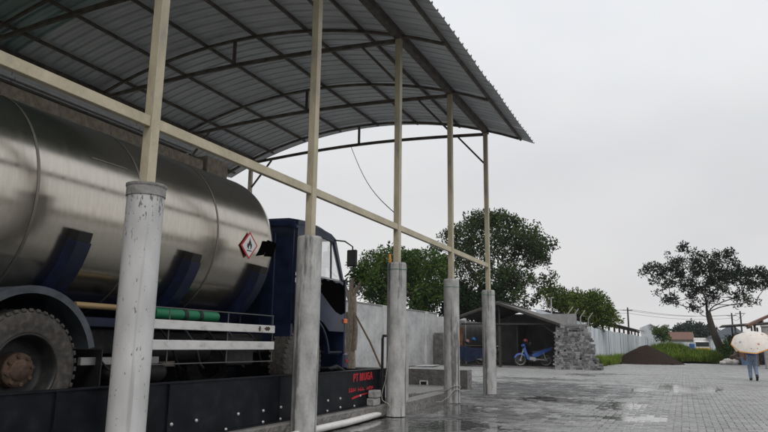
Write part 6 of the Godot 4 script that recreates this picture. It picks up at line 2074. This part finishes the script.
	for q in [[0.10, 0.13, 0.17, -0.75], [-0.09, 0.055, 0.0, -0.05]]:
		var d := Vector3(0, sin(q[3]), -cos(q[3]))
		var hl: Vector3 = P.call(q[0], q[1], q[2])
		part("shoe", sdf_mesh([[hl - d * 0.04, hl + d * 0.16 + Vector3(0, -0.012, 0), 0.048, 0.036], [hl, hl + Vector3(0, 0.06, 0.005), 0.045, 0.046]], 0.012, 0.02), M.shoe, t)
	# umbrella, tipped back over the shoulder
	var axis := Vector3(-0.10, 0.80, 0.60).normalized()
	var c := onz(751.5, 340.5, o.z + 0.12)
	var u := thing("umbrella", "cream umbrella with orange edge and small flower print over the walking person", "umbrella", c)
	var ex := axis.cross(Vector3(0, 0, 1)).normalized()
	var ey := axis.cross(ex).normalized()
	var R := 0.70
	var H := 0.30
	var dome := func(a: float, r: float) -> Vector3:
		# r 0..1 from crown to rim; the rim is scalloped between the ribs
		var sc: float = 1.0 - 0.055 * r * r * abs(sin(a * 4.0))
		var hh: float = H * (1.0 - pow(r, 1.9))
		return c + axis * (hh - 0.08) + (ex * cos(a) + ey * sin(a)) * (R * r * sc)
	for g in 8:
		var m := MB.new()
		var e := MB.new()
		for i in 6:
			var a0 := TAU * (g + i / 6.0) / 8.0
			var a1 := TAU * (g + (i + 1) / 6.0) / 8.0
			for j in 9:
				var r0 := j / 9.0 * 0.95
				var r1 := (j + 1) / 9.0 * 0.95
				m.quad(dome.call(a0, r0), dome.call(a1, r0), dome.call(a1, r1), dome.call(a0, r1), axis)
			e.quad(dome.call(a0, 0.95), dome.call(a1, 0.95), dome.call(a1, 1.0), dome.call(a0, 1.0), axis)
		var go := part("gore", m, M.umbrella, u)
		part("border", e, M.umbrella_edge, go)
		var am := TAU * (g + 0.5) / 8.0
		for k in ([0, 2] if g % 2 == 0 else [1]):
			var pr := MB.new()
			var ac: float = am + [0.0, 0.2, -0.22][k]
			var rc: float = [0.62, 0.78, 0.8][k]
			var sz: float = [0.055, 0.03, 0.026][k]
			var ctr: Vector3 = dome.call(ac, rc) + axis * 0.006
			var rad: Vector3 = (dome.call(ac, rc + 0.05) - dome.call(ac, rc)).normalized()
			var tang := axis.cross(rad).normalized()
			for pt in 5:
				var pa := TAU * pt / 5.0
				var d := rad * cos(pa) + tang * sin(pa)
				var dn := rad * cos(pa + 0.6) + tang * sin(pa + 0.6)
				var dm := rad * cos(pa - 0.6) + tang * sin(pa - 0.6)
				pr.flat(ctr, ctr + dn * sz * 0.6, ctr + d * sz, axis)
				pr.flat(ctr, ctr + dm * sz * 0.6, ctr + d * sz, axis)
			part("flower_print", pr, M.umbrella_print if (k + g) % 3 != 1 else M.umbrella_print_blue, go)
		var ra := TAU * g / 8.0
		var rp := []
		for j in 7: rp.append(dome.call(ra, j / 6.0) - axis * 0.008)
		part("rib", ptube(rp, 0.004, -1, 5), M.alu, u)
	part("shaft", ptube([c + axis * 0.26, c - axis * 0.62], 0.008, -1, 8), M.alu, u)
	var hk := []
	var hb0 := c - axis * 0.62
	for i in 7: hk.append(hb0 - axis * (0.06 * i / 6.0 if i < 3 else 0.05 + 0.03 * sin(PI * (i - 2) / 4.0)) + ex * (0.0 if i < 3 else 0.025 * (1 - cos(PI * (i - 2) / 4.0))))
	part("handle", ptube(hk, 0.012, -1, 8), M.wood, u)
